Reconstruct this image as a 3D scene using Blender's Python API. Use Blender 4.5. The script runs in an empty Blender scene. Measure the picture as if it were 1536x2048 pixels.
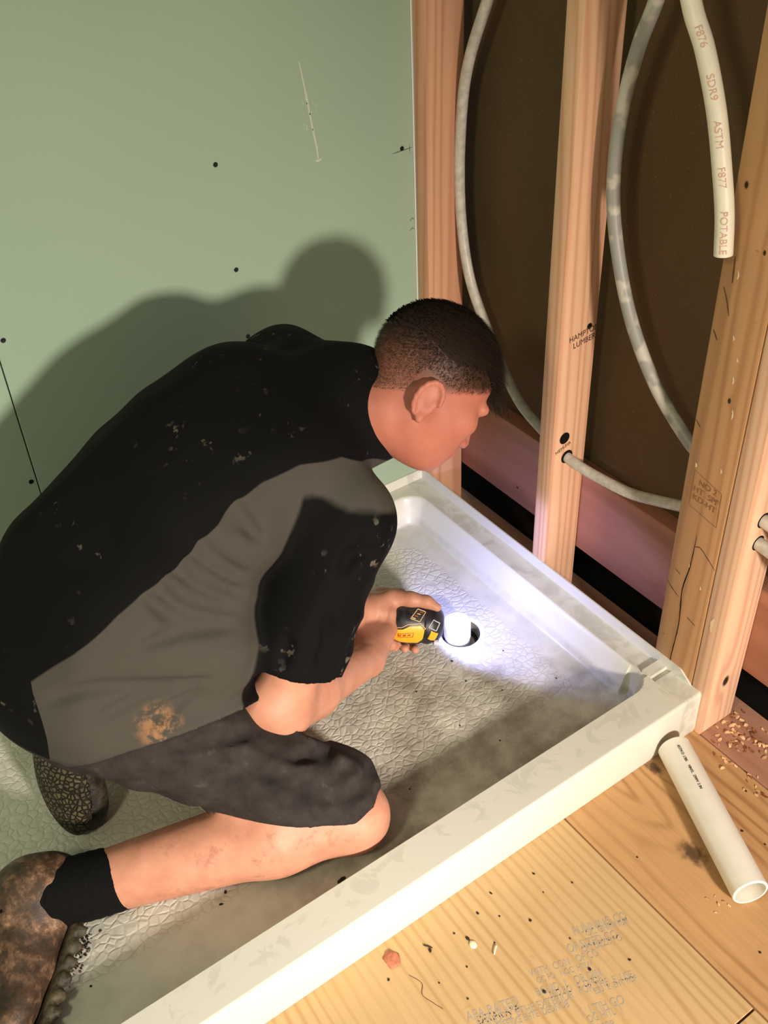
import bpy, bmesh, math, random
import numpy as np
from mathutils import Vector, Matrix, Euler
random.seed(7); RNG=np.random.default_rng(7)
scene=bpy.context.scene; COL=scene.collection
# ---------------- camera ----------------
cam_d=bpy.data.cameras.new('camera'); cam=bpy.data.objects.new('camera',cam_d); COL.objects.link(cam)
cam_d.sensor_fit='HORIZONTAL'; cam_d.sensor_width=36; cam_d.lens=2063.3*36/1536; cam_d.clip_start=.02
_r=Vector((-.81881,.57255,-.04164)).normalized(); _f=Vector((-.42782,-.65698,-.62076)).normalized(); _u=_r.cross(_f)
cam.matrix_world=Matrix((( _r[0],_u[0],-_f[0],1.150),(_r[1],_u[1],-_f[1],1.592),(_r[2],_u[2],-_f[2],1.552),(0,0,0,1)))
scene.camera=cam
# ---------------- light ----------------
scene.view_settings.view_transform='Standard'; scene.view_settings.look='None'; scene.view_settings.gamma=1
scene.view_settings.exposure=0.0; scene.view_settings.use_curve_mapping=False
w=bpy.data.worlds.new('world'); scene.world=w; w.use_nodes=True
bg=w.node_tree.nodes['Background']; bg.inputs[0].default_value=(.95,1.0,.84,1); bg.inputs[1].default_value=.27
def look(o,p,t):
    o.location=p; o.rotation_euler=(Vector(t)-Vector(p)).to_track_quat('-Z','Y').to_euler()
def area(name,p,t,size,power,col):
    d=bpy.data.lights.new(name,'AREA'); d.shape='DISK'; d.size=size; d.energy=power; d.color=col
    o=bpy.data.objects.new(name,d); COL.objects.link(o); look(o,p,t); return o
area('work_lamp',(.85,3.30,1.24),(.70,.65,-.05),.26,20.5,(1.0,.87,.76)).data.spread=math.radians(66)
area('ceiling_lamp',(2.3,1.5,2.3),(.9,.2,.3),.35,17,(1.0,.92,.60))
# ---------------- helpers ----------------
def lin(r,g,b):
    f=lambda c:(c/255/12.92) if c/255<=.04045 else ((c/255+.055)/1.055)**2.4
    return (f(r),f(g),f(b),1)
class NT:
    def __init__(s,name,rough=.6,spec=.5):
        s.m=bpy.data.materials.new(name); s.m.use_nodes=True; s.t=s.m.node_tree; s.b=s.t.nodes['Principled BSDF']
        s.b.inputs['Roughness'].default_value=rough; s.b.inputs['Specular IOR Level'].default_value=spec
    def n(s,t,**kw):
        x=s.t.nodes.new(t)
        for k,v in kw.items(): setattr(x,k,v)
        return x
    def l(s,a,b): s.t.links.new(a,b)
    def pos(s,scale=(1,1,1),loc=(0,0,0),rot=(0,0,0),obj=False):
        c=s.n('ShaderNodeTexCoord').outputs['Object'] if obj else s.n('ShaderNodeNewGeometry').outputs['Position']
        m=s.n('ShaderNodeMapping'); m.inputs['Scale'].default_value=scale; m.inputs['Location'].default_value=loc; m.inputs['Rotation'].default_value=rot
        s.l(c,m.inputs[0]); return m.outputs[0]
    def noise(s,v,scale,detail=4,rough=.55,dist=0):
        x=s.n('ShaderNodeTexNoise'); x.inputs['Scale'].default_value=scale; x.inputs['Detail'].default_value=detail; x.inputs['Roughness'].default_value=rough; x.inputs['Distortion'].default_value=dist
        s.l(v,x.inputs['Vector']); return x.outputs['Fac']
    def ramp(s,f,stops,interp='LINEAR'):
        x=s.n('ShaderNodeValToRGB'); x.color_ramp.interpolation=interp; e=x.color_ramp.elements
        while len(e)<len(stops): e.new(.5)
        for q,(p_,c) in zip(e,stops): q.position=p_; q.color=c if len(c)==4 else (*c,1)
        s.l(f,x.inputs[0]); return x.outputs[0]
    def step(s,f,a,b):
        x=s.n('ShaderNodeMapRange'); x.interpolation_type='SMOOTHSTEP'; x.inputs[1].default_value=a; x.inputs[2].default_value=b; s.l(f,x.inputs[0]); return x.outputs[0]
    def mix(s,f,a,b,mode='MIX'):
        x=s.n('ShaderNodeMix',data_type='RGBA',blend_type=mode)
        if hasattr(f,'links') or hasattr(f,'is_linked'): s.l(f,x.inputs[0])
        else: x.inputs[0].default_value=f
        for k,v in ((6,a),(7,b)):
            if isinstance(v,tuple): x.inputs[k].default_value=v
            else: s.l(v,x.inputs[k])
        return x.outputs[2]
    def math(s,op,a,b=0,c=0):
        x=s.n('ShaderNodeMath',operation=op)
        for k,v in enumerate((a,b,c)):
            if isinstance(v,(int,float)): x.inputs[k].default_value=v
            else: s.l(v,x.inputs[k])
        return x.outputs[0]
    def dot(s,v,n):
        x=s.n('ShaderNodeVectorMath',operation='DOT_PRODUCT'); s.l(v,x.inputs[0]); x.inputs[1].default_value=n; return x.outputs['Value']
    def dist(s,v,c,sc=(1,1,1)):
        x=s.n('ShaderNodeVectorMath',operation='SUBTRACT'); s.l(v,x.inputs[0]); x.inputs[1].default_value=c
        y=s.n('ShaderNodeVectorMath',operation='MULTIPLY'); s.l(x.outputs[0],y.inputs[0]); y.inputs[1].default_value=sc
        z=s.n('ShaderNodeVectorMath',operation='LENGTH'); s.l(y.outputs[0],z.inputs[0]); return z.outputs['Value']
    def color(s,c):
        if isinstance(c,tuple): s.b.inputs['Base Color'].default_value=c
        else: s.l(c,s.b.inputs['Base Color'])
        return s
    def bump(s,h,strength=.3,d=.002):
        x=s.n('ShaderNodeBump'); x.inputs['Strength'].default_value=strength; x.inputs['Distance'].default_value=d; s.l(h,x.inputs['Height']); s.l(x.outputs[0],s.b.inputs['Normal']); return s
def plain(name,c,rough=.6,spec=.5,noise=.0,scale=60,bump=0,metal=0):
    t=NT(name,rough,spec); t.b.inputs['Metallic'].default_value=metal
    if noise or bump:
        f=t.noise(t.pos(),scale,5)
        d=tuple(x*(1-noise) for x in c[:3])+(1,); e=tuple(min(1,x*(1+noise)) for x in c[:3])+(1,)
        t.color(t.ramp(f,[(.3,d),(.7,e)]))
        if bump: t.bump(f,bump,.002)
    else: t.color(c)
    return t.m
def tag(o,label=None,cat=None,group=None,kind=None):
    if label: o['label']=label
    if cat: o['category']=cat
    if group: o['group']=group
    if kind: o['kind']=kind
    return o
def link(name,me,mat,parent=None,smooth=30):
    o=bpy.data.objects.new(name,me); COL.objects.link(o)
    for m_ in (mat if isinstance(mat,(list,tuple)) else [mat]): me.materials.append(m_)
    if parent: o.parent=parent; o.matrix_parent_inverse=parent.matrix_world.inverted()
    if smooth is not None:
        me.shade_smooth()
        if smooth<180: me.set_sharp_from_angle(angle=math.radians(smooth))
    return o
def mesh(name,vs,fs,mat,parent=None,smooth=30,origin=None):
    me=bpy.data.meshes.new(name); vs=np.asarray(vs,float); off=np.zeros(3)
    if origin is not None: off=np.asarray(origin,float); vs=vs-off
    me.from_pydata([tuple(v) for v in vs],[],[tuple(int(i) for i in f) for f in fs]); me.update()
    o=link(name,me,mat,None,smooth); o.location=off
    if parent:
        o.parent=parent; o.location=Vector(off)-parent.location if origin is not None else -parent.location
        if parent.parent: o.location-=parent.parent.location
    return o
def empty(name,loc): 
    o=bpy.data.objects.new(name,None); o.empty_display_size=.05; o.location=loc; COL.objects.link(o); return o
def from_bm(name,bm,mat,parent=None,smooth=30,origin=None):
    me=bpy.data.meshes.new(name)
    off=Vector(origin) if origin is not None else Vector((0,0,0))
    bmesh.ops.translate(bm,verts=bm.verts,vec=-off); bmesh.ops.recalc_face_normals(bm,faces=bm.faces); bm.to_mesh(me); bm.free()
    o=link(name,me,mat,None,smooth); o.location=off
    if parent:
        o.parent=parent; w_=parent.location.copy()
        if parent.parent: w_+=parent.parent.location
        o.location=off-w_
    return o
def box(bm,lo,hi,bev=0,seg=2):
    r=bmesh.ops.create_cube(bm,size=1); vs=r['verts']
    for v in vs: v.co=Vector([lo[i]+(hi[i]-lo[i])*(v.co[i]+.5) for i in range(3)])
    if bev: bmesh.ops.bevel(bm,geom=list({e for v in vs for e in v.link_edges}),offset=bev,segments=seg,affect='EDGES',profile=.5)
    return bm
def boxo(name,lo,hi,mat,parent=None,bev=0,origin=None,seg=2):
    bm=bmesh.new(); box(bm,lo,hi,bev,seg); return from_bm(name,bm,mat,parent,origin=origin if origin is not None else [(a+b)/2 for a,b in zip(lo,hi)])
def smooth_path(pts,n=8):
    P=[np.array(q,float) for q in pts]; P=[2*P[0]-P[1]]+P+[2*P[-1]-P[-2]]; out=[]
    for i in range(1,len(P)-2):
        for k in range(n):
            t=k/n; a,b,c,d=P[i-1:i+3]
            out.append(.5*((2*b)+(-a+c)*t+(2*a-5*b+4*c-d)*t*t+(-a+3*b-3*c+d)*t**3))
    out.append(P[-2]); return out
def tube(name,pts,r,mat,parent=None,hollow=None,seg=20,n=8,origin=None):
    path=smooth_path(pts,n); N=len(path); rings=[]; up=np.array([.3,.2,1.0])
    fr=[]
    for i,q in enumerate(path):
        t=path[min(i+1,N-1)]-path[max(i-1,0)]; t/=np.linalg.norm(t)
        u=up-t*(up@t); 
        if np.linalg.norm(u)<.2: u=np.array([1.,0,0])-t*t[0]
        u/=np.linalg.norm(u); up=u; fr.append((q,t,u,np.cross(t,u)))
    vs=[];fs=[]
    def ring(q,u,v,rr): 
        b=len(vs)
        for k in range(seg): a=2*math.pi*k/seg; vs.append(q+u*rr*math.cos(a)+v*rr*math.sin(a))
        return b
    outer=[ring(q,u,v,r) for q,t,u,v in fr]
    def join(a,b):
        for k in range(seg): fs.append((a+k,a+(k+1)%seg,b+(k+1)%seg,b+k))
    for a,b in zip(outer[:-1],outer[1:]): join(a,b)
    if hollow:
        inner=[ring(q,u,v,r-hollow) for q,t,u,v in fr]
        for a,b in zip(inner[:-1],inner[1:]): join(b,a)
        join(inner[0],outer[0]); join(outer[-1],inner[-1])
    else:
        fs.append(tuple(outer[0]+k for k in range(seg))[::-1]); fs.append(tuple(outer[-1]+k for k in range(seg)))
    return mesh(name,vs,fs,mat,parent,40,origin),fr
def lathe(name,prof,c,ax,mat,parent=None,seg=48,cap=True,origin=None):
    """prof: (distance along axis, radius)"""
    M=frame(ax,(.1,.2,1) if abs(ax[2])<.9 else (1,0,0)); vs=[];fs=[]
    for a,r in prof:
        for k in range(seg): t=2*math.pi*k/seg; vs.append(np.array(c)+M[0]*a+(M[1]*math.cos(t)+M[2]*math.sin(t))*r)
    for i in range(len(prof)-1):
        for k in range(seg): fs.append((i*seg+k,i*seg+(k+1)%seg,(i+1)*seg+(k+1)%seg,(i+1)*seg+k))
    if cap: fs.append(tuple(range(seg))[::-1]); fs.append(tuple((len(prof)-1)*seg+k for k in range(seg)))
    return mesh(name,vs,fs,mat,parent,35,origin)
def text(name,body,size,M,mat,parent=None,extrude=.0002,align='CENTER',sx=1.0):
    c=bpy.data.curves.new(name,'FONT'); c.body=body; c.size=size; c.extrude=extrude; c.align_x=align; c.align_y='CENTER'
    t=bpy.data.objects.new('tmp',c); COL.objects.link(t)
    dg=bpy.context.evaluated_depsgraph_get(); me=bpy.data.meshes.new_from_object(t.evaluated_get(dg)); bpy.data.objects.remove(t); bpy.data.curves.remove(c)
    me.name=name; me.transform(Matrix.Diagonal((sx,1,1,1))); me.transform(M)
    loc=M.translation.copy(); me.transform(Matrix.Translation(-loc))
    me.materials.clear(); o=link(name,me,mat,None,None); o.location=loc
    if parent:
        o.parent=parent; w_=parent.location.copy()
        if parent.parent: w_+=parent.parent.location
        o.location=loc-w_
    return o
def basis(o,x,y):
    x=Vector(x).normalized(); y=Vector(y); y=(y-x*y.dot(x)).normalized(); z=x.cross(y)
    return Matrix(((x[0],y[0],z[0],o[0]),(x[1],y[1],z[1],o[1]),(x[2],y[2],z[2],o[2]),(0,0,0,1)))


# ---------- signed distance modelling ----------
def V(*a): return np.array(a,dtype=np.float64)
class Field:
    """rectilinear grid holding a signed distance field"""
    def __init__(s,xs,ys,zs):
        s.x=np.asarray(xs,np.float32); s.y=np.asarray(ys,np.float32); s.z=np.asarray(zs,np.float32)
        s.f=np.full((len(xs),len(ys),len(zs)),1.0,np.float32)
    def block(s,lo,hi):
        sl=[]
        for ax,l,h in ((s.x,lo[0],hi[0]),(s.y,lo[1],hi[1]),(s.z,lo[2],hi[2])):
            a=int(np.searchsorted(ax,l)); b=int(np.searchsorted(ax,h))
            if b<=a: return None,None
            sl.append(slice(a,b))
        return tuple(sl),(s.x[sl[0]][:,None,None],s.y[sl[1]][None,:,None],s.z[sl[2]][None,None,:])
    def add(s,prim,k=.01,sub=False):
        lo,hi=prim.bounds(); m=k+.03
        sl,P=s.block(lo-m,hi+m)
        if sl is None: return
        d=prim.d(*P); a=s.f[sl]
        if sub:
            d=-d; h=np.clip(.5-.5*(d-a)/-k if False else .5+.5*(d-a)/k,0,1); s.f[sl]=a*(1-h)+d*h+k*h*(1-h)
        else:
            h=np.clip(.5+.5*(a-d)/k,0,1); s.f[sl]=a*(1-h)+d*h-k*h*(1-h)
class Cone:
    """round cone from a (radius ra) to b (radius rb)"""
    def __init__(s,a,b,ra,rb,flat=None): s.a=V(*a);s.b=V(*b);s.ra=ra;s.rb=rb
    def bounds(s): return np.minimum(s.a-s.ra,s.b-s.rb),np.maximum(s.a+s.ra,s.b+s.rb)
    def d(s,x,y,z):
        ab=s.b-s.a; L=max(1e-9,ab@ab)
        px,py,pz=x-s.a[0],y-s.a[1],z-s.a[2]
        t=np.clip((px*ab[0]+py*ab[1]+pz*ab[2])/L,0,1)
        return np.sqrt((px-t*ab[0])**2+(py-t*ab[1])**2+(pz-t*ab[2])**2)-(s.ra+(s.rb-s.ra)*t)
class Ell:
    """ellipsoid, centre c, half axes r along rows of the frame M"""
    def __init__(s,c,r,M=None): s.c=V(*c);s.r=V(*r);s.M=np.eye(3) if M is None else M
    def bounds(s):
        R=np.sqrt(((s.M*s.r[:,None])**2).sum(0)); return s.c-R,s.c+R
    def q(s,x,y,z):
        px,py,pz=x-s.c[0],y-s.c[1],z-s.c[2]
        return [px*m[0]+py*m[1]+pz*m[2] for m in s.M]
    def d(s,x,y,z):
        q=s.q(x,y,z)
        k0=np.sqrt(sum((a/r)**2 for a,r in zip(q,s.r))); k1=np.sqrt(sum((a/r**2)**2 for a,r in zip(q,s.r)))+1e-6
        return k0*(k0-1)/k1
class RBox(Ell):
    """rounded box, half sizes r, corner radius e"""
    def __init__(s,c,r,M=None,e=.01): super().__init__(c,r,M); s.e=e
    def d(s,x,y,z):
        q=[np.abs(a)-(r-s.e) for a,r in zip(s.q(x,y,z),s.r)]
        return np.sqrt(sum(np.maximum(a,0)**2 for a in q))+np.minimum(np.maximum(np.maximum(q[0],q[1]),q[2]),0)-s.e
def frame(f,u):
    """rows: forward, up, side"""
    f=V(*f);f/=np.linalg.norm(f);u=V(*u);u=u-f*(u@f);u/=np.linalg.norm(u);return np.array([f,u,np.cross(f,u)])
def axis(lo,hi,step,fine=()):
    """grid axis with finer spacing in the given (lo, hi, step) ranges"""
    out=[lo]
    while out[-1]<hi:
        h=step
        for a,b,st in fine:
            if a<=out[-1]<b: h=min(h,st)
        out.append(out[-1]+h)
    return np.array(out)
def surface_nets(F):
    f=F.f; nx,ny,nz=f.shape; ins=f<0
    c=np.zeros((nx-1,ny-1,nz-1),np.int8)
    for i in (0,1):
        for j in (0,1):
            for k in (0,1): c+=ins[i:nx-1+i,j:ny-1+j,k:nz-1+k]
    act=(c>0)&(c<8); I,J,K=np.nonzero(act); n=len(I)
    idx=np.full(act.shape,-1,np.int64); idx[I,J,K]=np.arange(n)
    S=np.zeros((n,3)); W=np.zeros(n)
    crd=(F.x.astype(float),F.y.astype(float),F.z.astype(float)); base=(I,J,K)
    cr=[(0,0,0),(1,0,0),(0,1,0),(1,1,0),(0,0,1),(1,0,1),(0,1,1),(1,1,1)]
    for a in cr:
        for ax in range(3):
            if a[ax]: continue
            b=list(a); b[ax]=1
            fa=f[I+a[0],J+a[1],K+a[2]]; fb=f[I+b[0],J+b[1],K+b[2]]
            m=(fa<0)!=(fb<0); t=np.where(m,fa/np.where(m,fa-fb,1),0)
            for d in range(3):
                pa=crd[d][base[d]+a[d]]; pb=crd[d][base[d]+b[d]]
                S[:,d]+=np.where(m,pa+(pb-pa)*t,0)
            W+=m
    S/=W[:,None]
    quads=[]
    for ax in range(3):
        sa=[slice(1,-1)]*3; sa[ax]=slice(0,-1); sb=list(sa); sb[ax]=slice(1,None)
        A=ins[tuple(sa)]; Bq=ins[tuple(sb)]
        i,j,k=np.nonzero(A!=Bq); flip=A[i,j,k]
        o=[1,1,1]; o[ax]=0; g=[i+o[0],j+o[1],k+o[2]]
        u,v=[d for d in range(3) if d!=ax]
        def at(du,dv):
            q=[g[0].copy(),g[1].copy(),g[2].copy()]; q[u]=q[u]-du; q[v]=q[v]-dv; return idx[q[0],q[1],q[2]]
        Q=np.stack([at(0,0),at(1,0),at(1,1),at(0,1)],1)
        if ax==1: flip=~flip
        Q[~flip]=Q[~flip][:,::-1]; quads.append(Q)
    return S,np.concatenate(quads)
# ---------------- materials ----------------
def wood(name,base,late,pith,axis=2,F=150,warp=.010,rough=.65,knots=(),stain=None,bump=.25,ring=.55):
    t=NT(name,rough,.3); sc=[1,1,1]; sc[axis]=.05; k=[0,0,0]; 
    P=t.pos(tuple(sc)); n=t.noise(P,9,3,.5); n2=t.noise(P,60,4,.6)
    c=list(pith); c[axis]*=.05
    sc0=[1,1,1]; sc0[axis]=.2
    d=t.dist(P,tuple(c))
    G=t.pos()
    warpn=t.math('MULTIPLY',n,warp*4)
    for (kx,ky,kz,kr) in knots:
        kd=t.dist(G,(kx,ky,kz),tuple(.45 if i==axis else 1 for i in range(3)))
        e=t.math('EXPONENT',t.math('MULTIPLY',kd,-1/(kr*1.6))); d=t.math('ADD',d,t.math('MULTIPLY',e,kr*1.5))
    s=t.math('ADD',d,warpn)
    v=t.math('SINE',t.math('MULTIPLY',s,F*6.283))
    v=t.math('MULTIPLY_ADD',v,.5,.5)
    v=t.math('POWER',v,2.2)
    v=t.math('MULTIPLY',v,ring)
    v=t.math('MULTIPLY_ADD',n2,.35,v); v=t.math('SUBTRACT',v,.12)
    col=t.mix(v,base,late)
    big=t.noise(t.pos(tuple(.4 if i==axis else 3 for i in range(3))),3.2,3)
    col=t.mix(t.math('MULTIPLY',big,.45),col,tuple(x*.72 for x in base[:3])+(1,))
    for (kx,ky,kz,kr) in knots:
        kd=t.dist(G,(kx,ky,kz),tuple(.6 if i==axis else 1 for i in range(3)))
        f=t.step(t.math('ADD',kd,t.math('MULTIPLY',n2,kr*.5)),kr*1.35,kr*.75); col=t.mix(f,col,(.035,.016,.006,1))
    if stain:
        f=t.noise(t.pos((1,1,.8)),stain[1],5,.65); col=t.mix(t.step(f,stain[2],stain[2]+.08),col,stain[0])
    t.color(col)
    t.bump(t.math('MULTIPLY_ADD',n2,.6,t.math('MULTIPLY',v,.4)),bump,.0015)
    return t.m
M={}
# moisture resistant drywall
t=NT('green_drywall',.62,.3); f=t.noise(t.pos(),260,3); g=t.noise(t.pos((.5,1,.35)),1.6,3)
c=t.ramp(g,[(.35,lin(150,172,150)),(.65,lin(162,182,158))]); c=t.mix(t.math('MULTIPLY',f,.16),c,lin(120,150,126)); t.color(c); t.bump(f,.08,.001); M['green']=t.m
t=NT('drywall_back_paper',.8,.2); P=t.pos(); f=t.noise(t.pos((1,.6,.3)),4,4,.6); c=t.ramp(f,[(.3,lin(88,70,46)),(.7,lin(104,82,58))]); sp=t.noise(P,420,2); c=t.mix(t.step(sp,.70,.76),c,lin(170,150,120)); t.color(c); M['paper']=t.m
M['gypsum']=plain('gypsum_edge',lin(222,224,214),.85)
M['stud_pink']=wood('fir_stud_pink',lin(216,166,130),lin(176,108,78),(-.10,.10,0),F=62,warp=.020)
M['stud_pale']=wood('fir_stud_pale',lin(236,190,154),lin(196,124,88),(.02,.36,0),F=75,warp=.018,knots=())
M['post_old']=wood('weathered_post',lin(198,152,106),lin(130,84,48),(.20,.62,0),F=70,warp=.02,stain=(lin(92,58,30),34,.66),ring=.4,knots=((0,.752,1.02,.004),(0,.80,.94,.003),(0,.79,.70,.0035)))
M['stud_knot']=wood('fir_stud_knotty',lin(240,200,166),lin(202,136,98),(.04,.80,0),F=75,warp=.018,knots=((-.044,.865,.120,.010),))
M['rim']=wood('rim_board_pine',lin(176,122,98),lin(136,86,62),(-.9,0,.2),axis=1,F=150,warp=.004,knots=((-.089,.70,.165,.007),(-.089,.235,.165,.003)),ring=.5)
M['dark']=plain('dark_void',lin(22,18,14),.95,.1)
M['debris_floor']=plain('dirty_sill',lin(84,66,46),.95,.1,noise=.5,scale=60,bump=.6)
# plywood sheets
def ply(name,base,late,pith,F,knots=(),stripes=0,rough=.55,warp=.03):
    t=NT(name,rough,.3); P=t.pos((1,.12,1)); G=t.pos()
    n=t.noise(P,5,3,.5); n2=t.noise(t.pos((1,.05,1)),110,4,.6); big=t.noise(t.pos((1,.5,1)),5,4,.6)
    d=t.dist(P,(pith[0],pith[1]*.12,0)); s=t.math('ADD',d,t.math('MULTIPLY',n,warp*3))
    for kx,ky,kr in knots:
        kd=t.dist(G,(kx,ky,0),(1,.5,1)); s=t.math('ADD',s,t.math('MULTIPLY',t.math('EXPONENT',t.math('MULTIPLY',kd,-1/(kr*1.8))),kr*2.2))
    v=t.math('POWER',t.math('MULTIPLY_ADD',t.math('SINE',t.math('MULTIPLY',s,F*6.283)),.5,.5),3)
    pl_=t.step(t.noise(t.pos((1,.18,1)),6,3,.5),.38,.60); fi_=t.noise(t.pos((1,.03,1)),300,3,.7)
    v=t.math('MULTIPLY',v,t.math('MULTIPLY_ADD',pl_,.8,.2)); v=t.math('ADD',t.math('MULTIPLY',v,.60),t.math('ADD',t.math('MULTIPLY',t.math('SUBTRACT',n2,.4),.5),t.math('MULTIPLY',t.math('SUBTRACT',fi_,.45),.5)))
    c=t.mix(v,base,late); c=t.mix(t.math('MULTIPLY',t.step(big,.5,.8),.35),c,late)
    for kx,ky,kr in knots:
        kd=t.dist(G,(kx,ky,0),(1,.62,1)); f=t.step(t.math('ADD',kd,t.math('MULTIPLY',t.noise(G,70,4,.7),kr*1.3)),kr*1.7,kr*.9); c=t.mix(t.math('MULTIPLY',f,.9),c,lin(70,50,36))
    dirt=t.noise(G,38,5,.7); c=t.mix(t.math('MULTIPLY',t.step(dirt,.62,.75),.25),c,lin(128,100,70))
    t.color(c); t.bump(t.math('ADD',t.math('MULTIPLY',v,.5),t.math('MULTIPLY',n2,.5)),.22,.0015); return t.m
M['ply_a']=ply('plywood_cream',lin(194,164,118),lin(166,130,84),(1.05,.4),58,rough=.5,warp=.034)
M['ply_b']=ply('plywood_golden',lin(194,152,104),lin(138,94,54),(.20,.80),44,knots=((.122,.866,.015),(.200,1.030,.022)),warp=.05)
M['ply_c']=ply('plywood_pinkish',lin(176,130,106),lin(136,92,68),(-.3,1.2),20,warp=.03)
# acrylic shower pan
t=NT('acrylic_pan',.38,.5); G=t.pos(); sx=t.n('ShaderNodeSeparateXYZ'); t.l(G,sx.inputs[0]); x,y,z=sx.outputs
def band(v,a,b,e): return t.math('MULTIPLY',t.step(v,a-e,a+e),t.step(v,b+e,b-e))
region=t.math('MULTIPLY',band(x,.118,1.40,.008),band(y,.105,.662,.008))
cd=t.math('SUBTRACT',t.math('ADD',x,y),.262); region=t.math('MULTIPLY',region,t.step(cd,-.008,.01))
wn=t.n('ShaderNodeTexNoise'); wn.inputs['Scale'].default_value=30; t.l(G,wn.inputs[0])
ad=t.n('ShaderNodeVectorMath',operation='MULTIPLY_ADD'); t.l(wn.outputs['Color'],ad.inputs[0]); ad.inputs[1].default_value=(.016,.016,0); t.l(t.pos((1,1.25,.01),rot=(0,0,.35)),ad.inputs[2])
vo=t.n('ShaderNodeTexVoronoi',feature='DISTANCE_TO_EDGE'); vo.inputs['Scale'].default_value=60; t.l(ad.outputs[0],vo.inputs['Vector'])
cell=t.step(vo.outputs['Distance'],.0,.20); h=t.math('MULTIPLY',cell,region)
groove=t.math('MULTIPLY',t.math('SUBTRACT',1,t.step(vo.outputs['Distance'],.0,.07)),region)
smear=t.noise(t.pos((1,1,1)),16,5,.6,1.2); film=t.step(smear,.53,.56); top=t.step(z,.085,.100)
yb=band(y,.785,.825,.012); film=t.math('MULTIPLY',film,t.math('MULTIPLY',top,yb)); film=t.math('MULTIPLY',film,.24)
c=t.mix(film,lin(214,213,200),lin(158,160,142))
led=t.math('MULTIPLY',band(x,.006,.046,.003),t.step(t.noise(G,22,4,.6,1),.40,.6)); c=t.mix(t.math('MULTIPLY',led,.35),c,lin(150,150,132))
dust_shade=t.noise(G,9,5,.65); fl=t.math('MULTIPLY',t.step(z,.06,.045),t.step(y,.80,.79)); c=t.mix(t.math('MULTIPLY',t.math('MULTIPLY',t.step(dust_shade,.30,.7),fl),t.math('MULTIPLY_ADD',t.math('MULTIPLY',t.step(x,.95,.6),t.step(t.math('ADD',x,y),.60,.80)),.50,.32)),c,lin(124,118,102))  # light dust, deepened outside the tool's beam as shade painted into the basin
c=t.mix(t.math('MULTIPLY',groove,.30),c,lin(140,136,120))
t.color(c); t.bump(h,.42,.0020)
rr=t.math('MULTIPLY_ADD',film,.6,.36); t.l(rr,t.b.inputs['Roughness']); M['pan']=t.m
M['pvc']=plain('white_pvc',lin(232,228,214),.32,.5,noise=.03,scale=30)
M['pvc_cut']=plain('cut_pvc_edge',lin(244,240,222),.7)
M['white']=plain('white_plastic',lin(236,236,236),.35)
M['metal']=plain('drain_wall_grey',lin(150,150,146),.35,.5,noise=.12,scale=80)
t=NT('pex_clear',.4,.5); f=t.noise(t.pos(),70,4,.6); t.color(t.ramp(f,[(.35,lin(178,172,160)),(.65,lin(206,200,188))])); t.b.inputs['Subsurface Weight'].default_value=.15; t.b.inputs['Subsurface Radius'].default_value=(.01,.01,.01); M['pex']=t.m
t=NT('pex_grey_film',.45,.5); P=t.pos(); f=t.noise(P,26,2,.5); t.color(t.ramp(f,[(.44,lin(196,190,176)),(.52,lin(156,154,148))])); M['pex_print']=t.m
M['pex_white']=plain('pex_white',lin(236,228,206),.42,.5,noise=.03,scale=50)
M['red_ink']=plain('faded_red_ink',lin(216,172,150),.6); M['grey_ink']=plain('grey_ink',lin(120,118,112),.6)
M['black_ink']=plain('black_ink',lin(52,46,44),.6); M['brown_ink']=plain('brown_stamp_ink',lin(92,58,36),.7); M['faint_ink']=plain('faint_stamp_ink',lin(142,98,62),.7); M['blue_ink']=plain('blue_grey_ink',lin(164,152,136),.7)
M['screw']=plain('screw_black',lin(16,16,16),.4,.5)
# ---------------- setting: floor ----------------
def struct(o): o['kind']='structure'; return o
G_=.0016
struct(boxo('floor',(.325+G_,-.12,-.018),(2.3,1.262-G_,0),M['ply_a'],bev=.0008,seg=1))
struct(boxo('floor',(-.004+G_,-.02,-.018),(.325-G_,1.95,0),M['ply_b'],bev=.0008,seg=1))
struct(boxo('floor',(-.130,-.02,-.018),(-.004-G_,1.95,0.0),M['ply_c'],bev=.0008,seg=1))
struct(boxo('floor',(.325+G_,1.262+G_,-.018),(2.3,2.6,0.0),M['ply_a'],bev=.0008,seg=1))
struct(boxo('floor',(-.34,-.3,-.040),(2.4,2.7,-.020),M['dark']))
# ---------------- setting: walls ----------------
def drywall_sheet(x0,x1):
    return struct(boxo('wall_left',(x0,-.0127,.062),(x1,0,1.75),M['green'],bev=.001,seg=1))
drywall_sheet(.003,.8465); drywall_sheet(.8485,2.3)
struct(boxo('wall_left',(-.0,-.103,-.02),(2.3,-.0137,1.9),M['dark']))
struct(boxo('wall_right',(-.140,-.12,.26),(-.1275,2.6,1.75),M['paper']))
struct(boxo('wall_right',(-.34,-.12,-.02),(-.32,2.6,.35),M['dark']))
# ---------------- framing ----------------
def stud(y0,y1,mat,label,holes=(),zb=0.0,grp='bare wall studs',name='wall_stud',cat='stud'):
    bm=bmesh.new(); box(bm,(-.0885,y0,zb),(0,y1,1.75),.0028,2)
    o=from_bm(name,bm,mat,None,origin=(-.044,(y0+y1)/2,zb)); tag(o,label,cat,grp)
    return o
s1=stud(.0005,.038,M['stud_pink'],'pinkish fir stud in the corner against the green drywall')
s2=stud(.387,.425,M['stud_pale'],'pale fir stud with two drilled holes and a tube coming out of the lower one')
s3=stud(.7345,.8265,M['post_old'],'wide weathered yellowish post with a long crack and dents')
s4=stud(.8275,.8655,M['stud_knot'],'pale fir stud with a dark knot at its foot, nailed beside the weathered post')
rim=boxo('rim_board',(-.1270,-.10,.122),(-.0892,2.5,.318),M['rim'],bev=.003); tag(rim,'wide pinkish pine board running low behind the studs','board')
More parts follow.
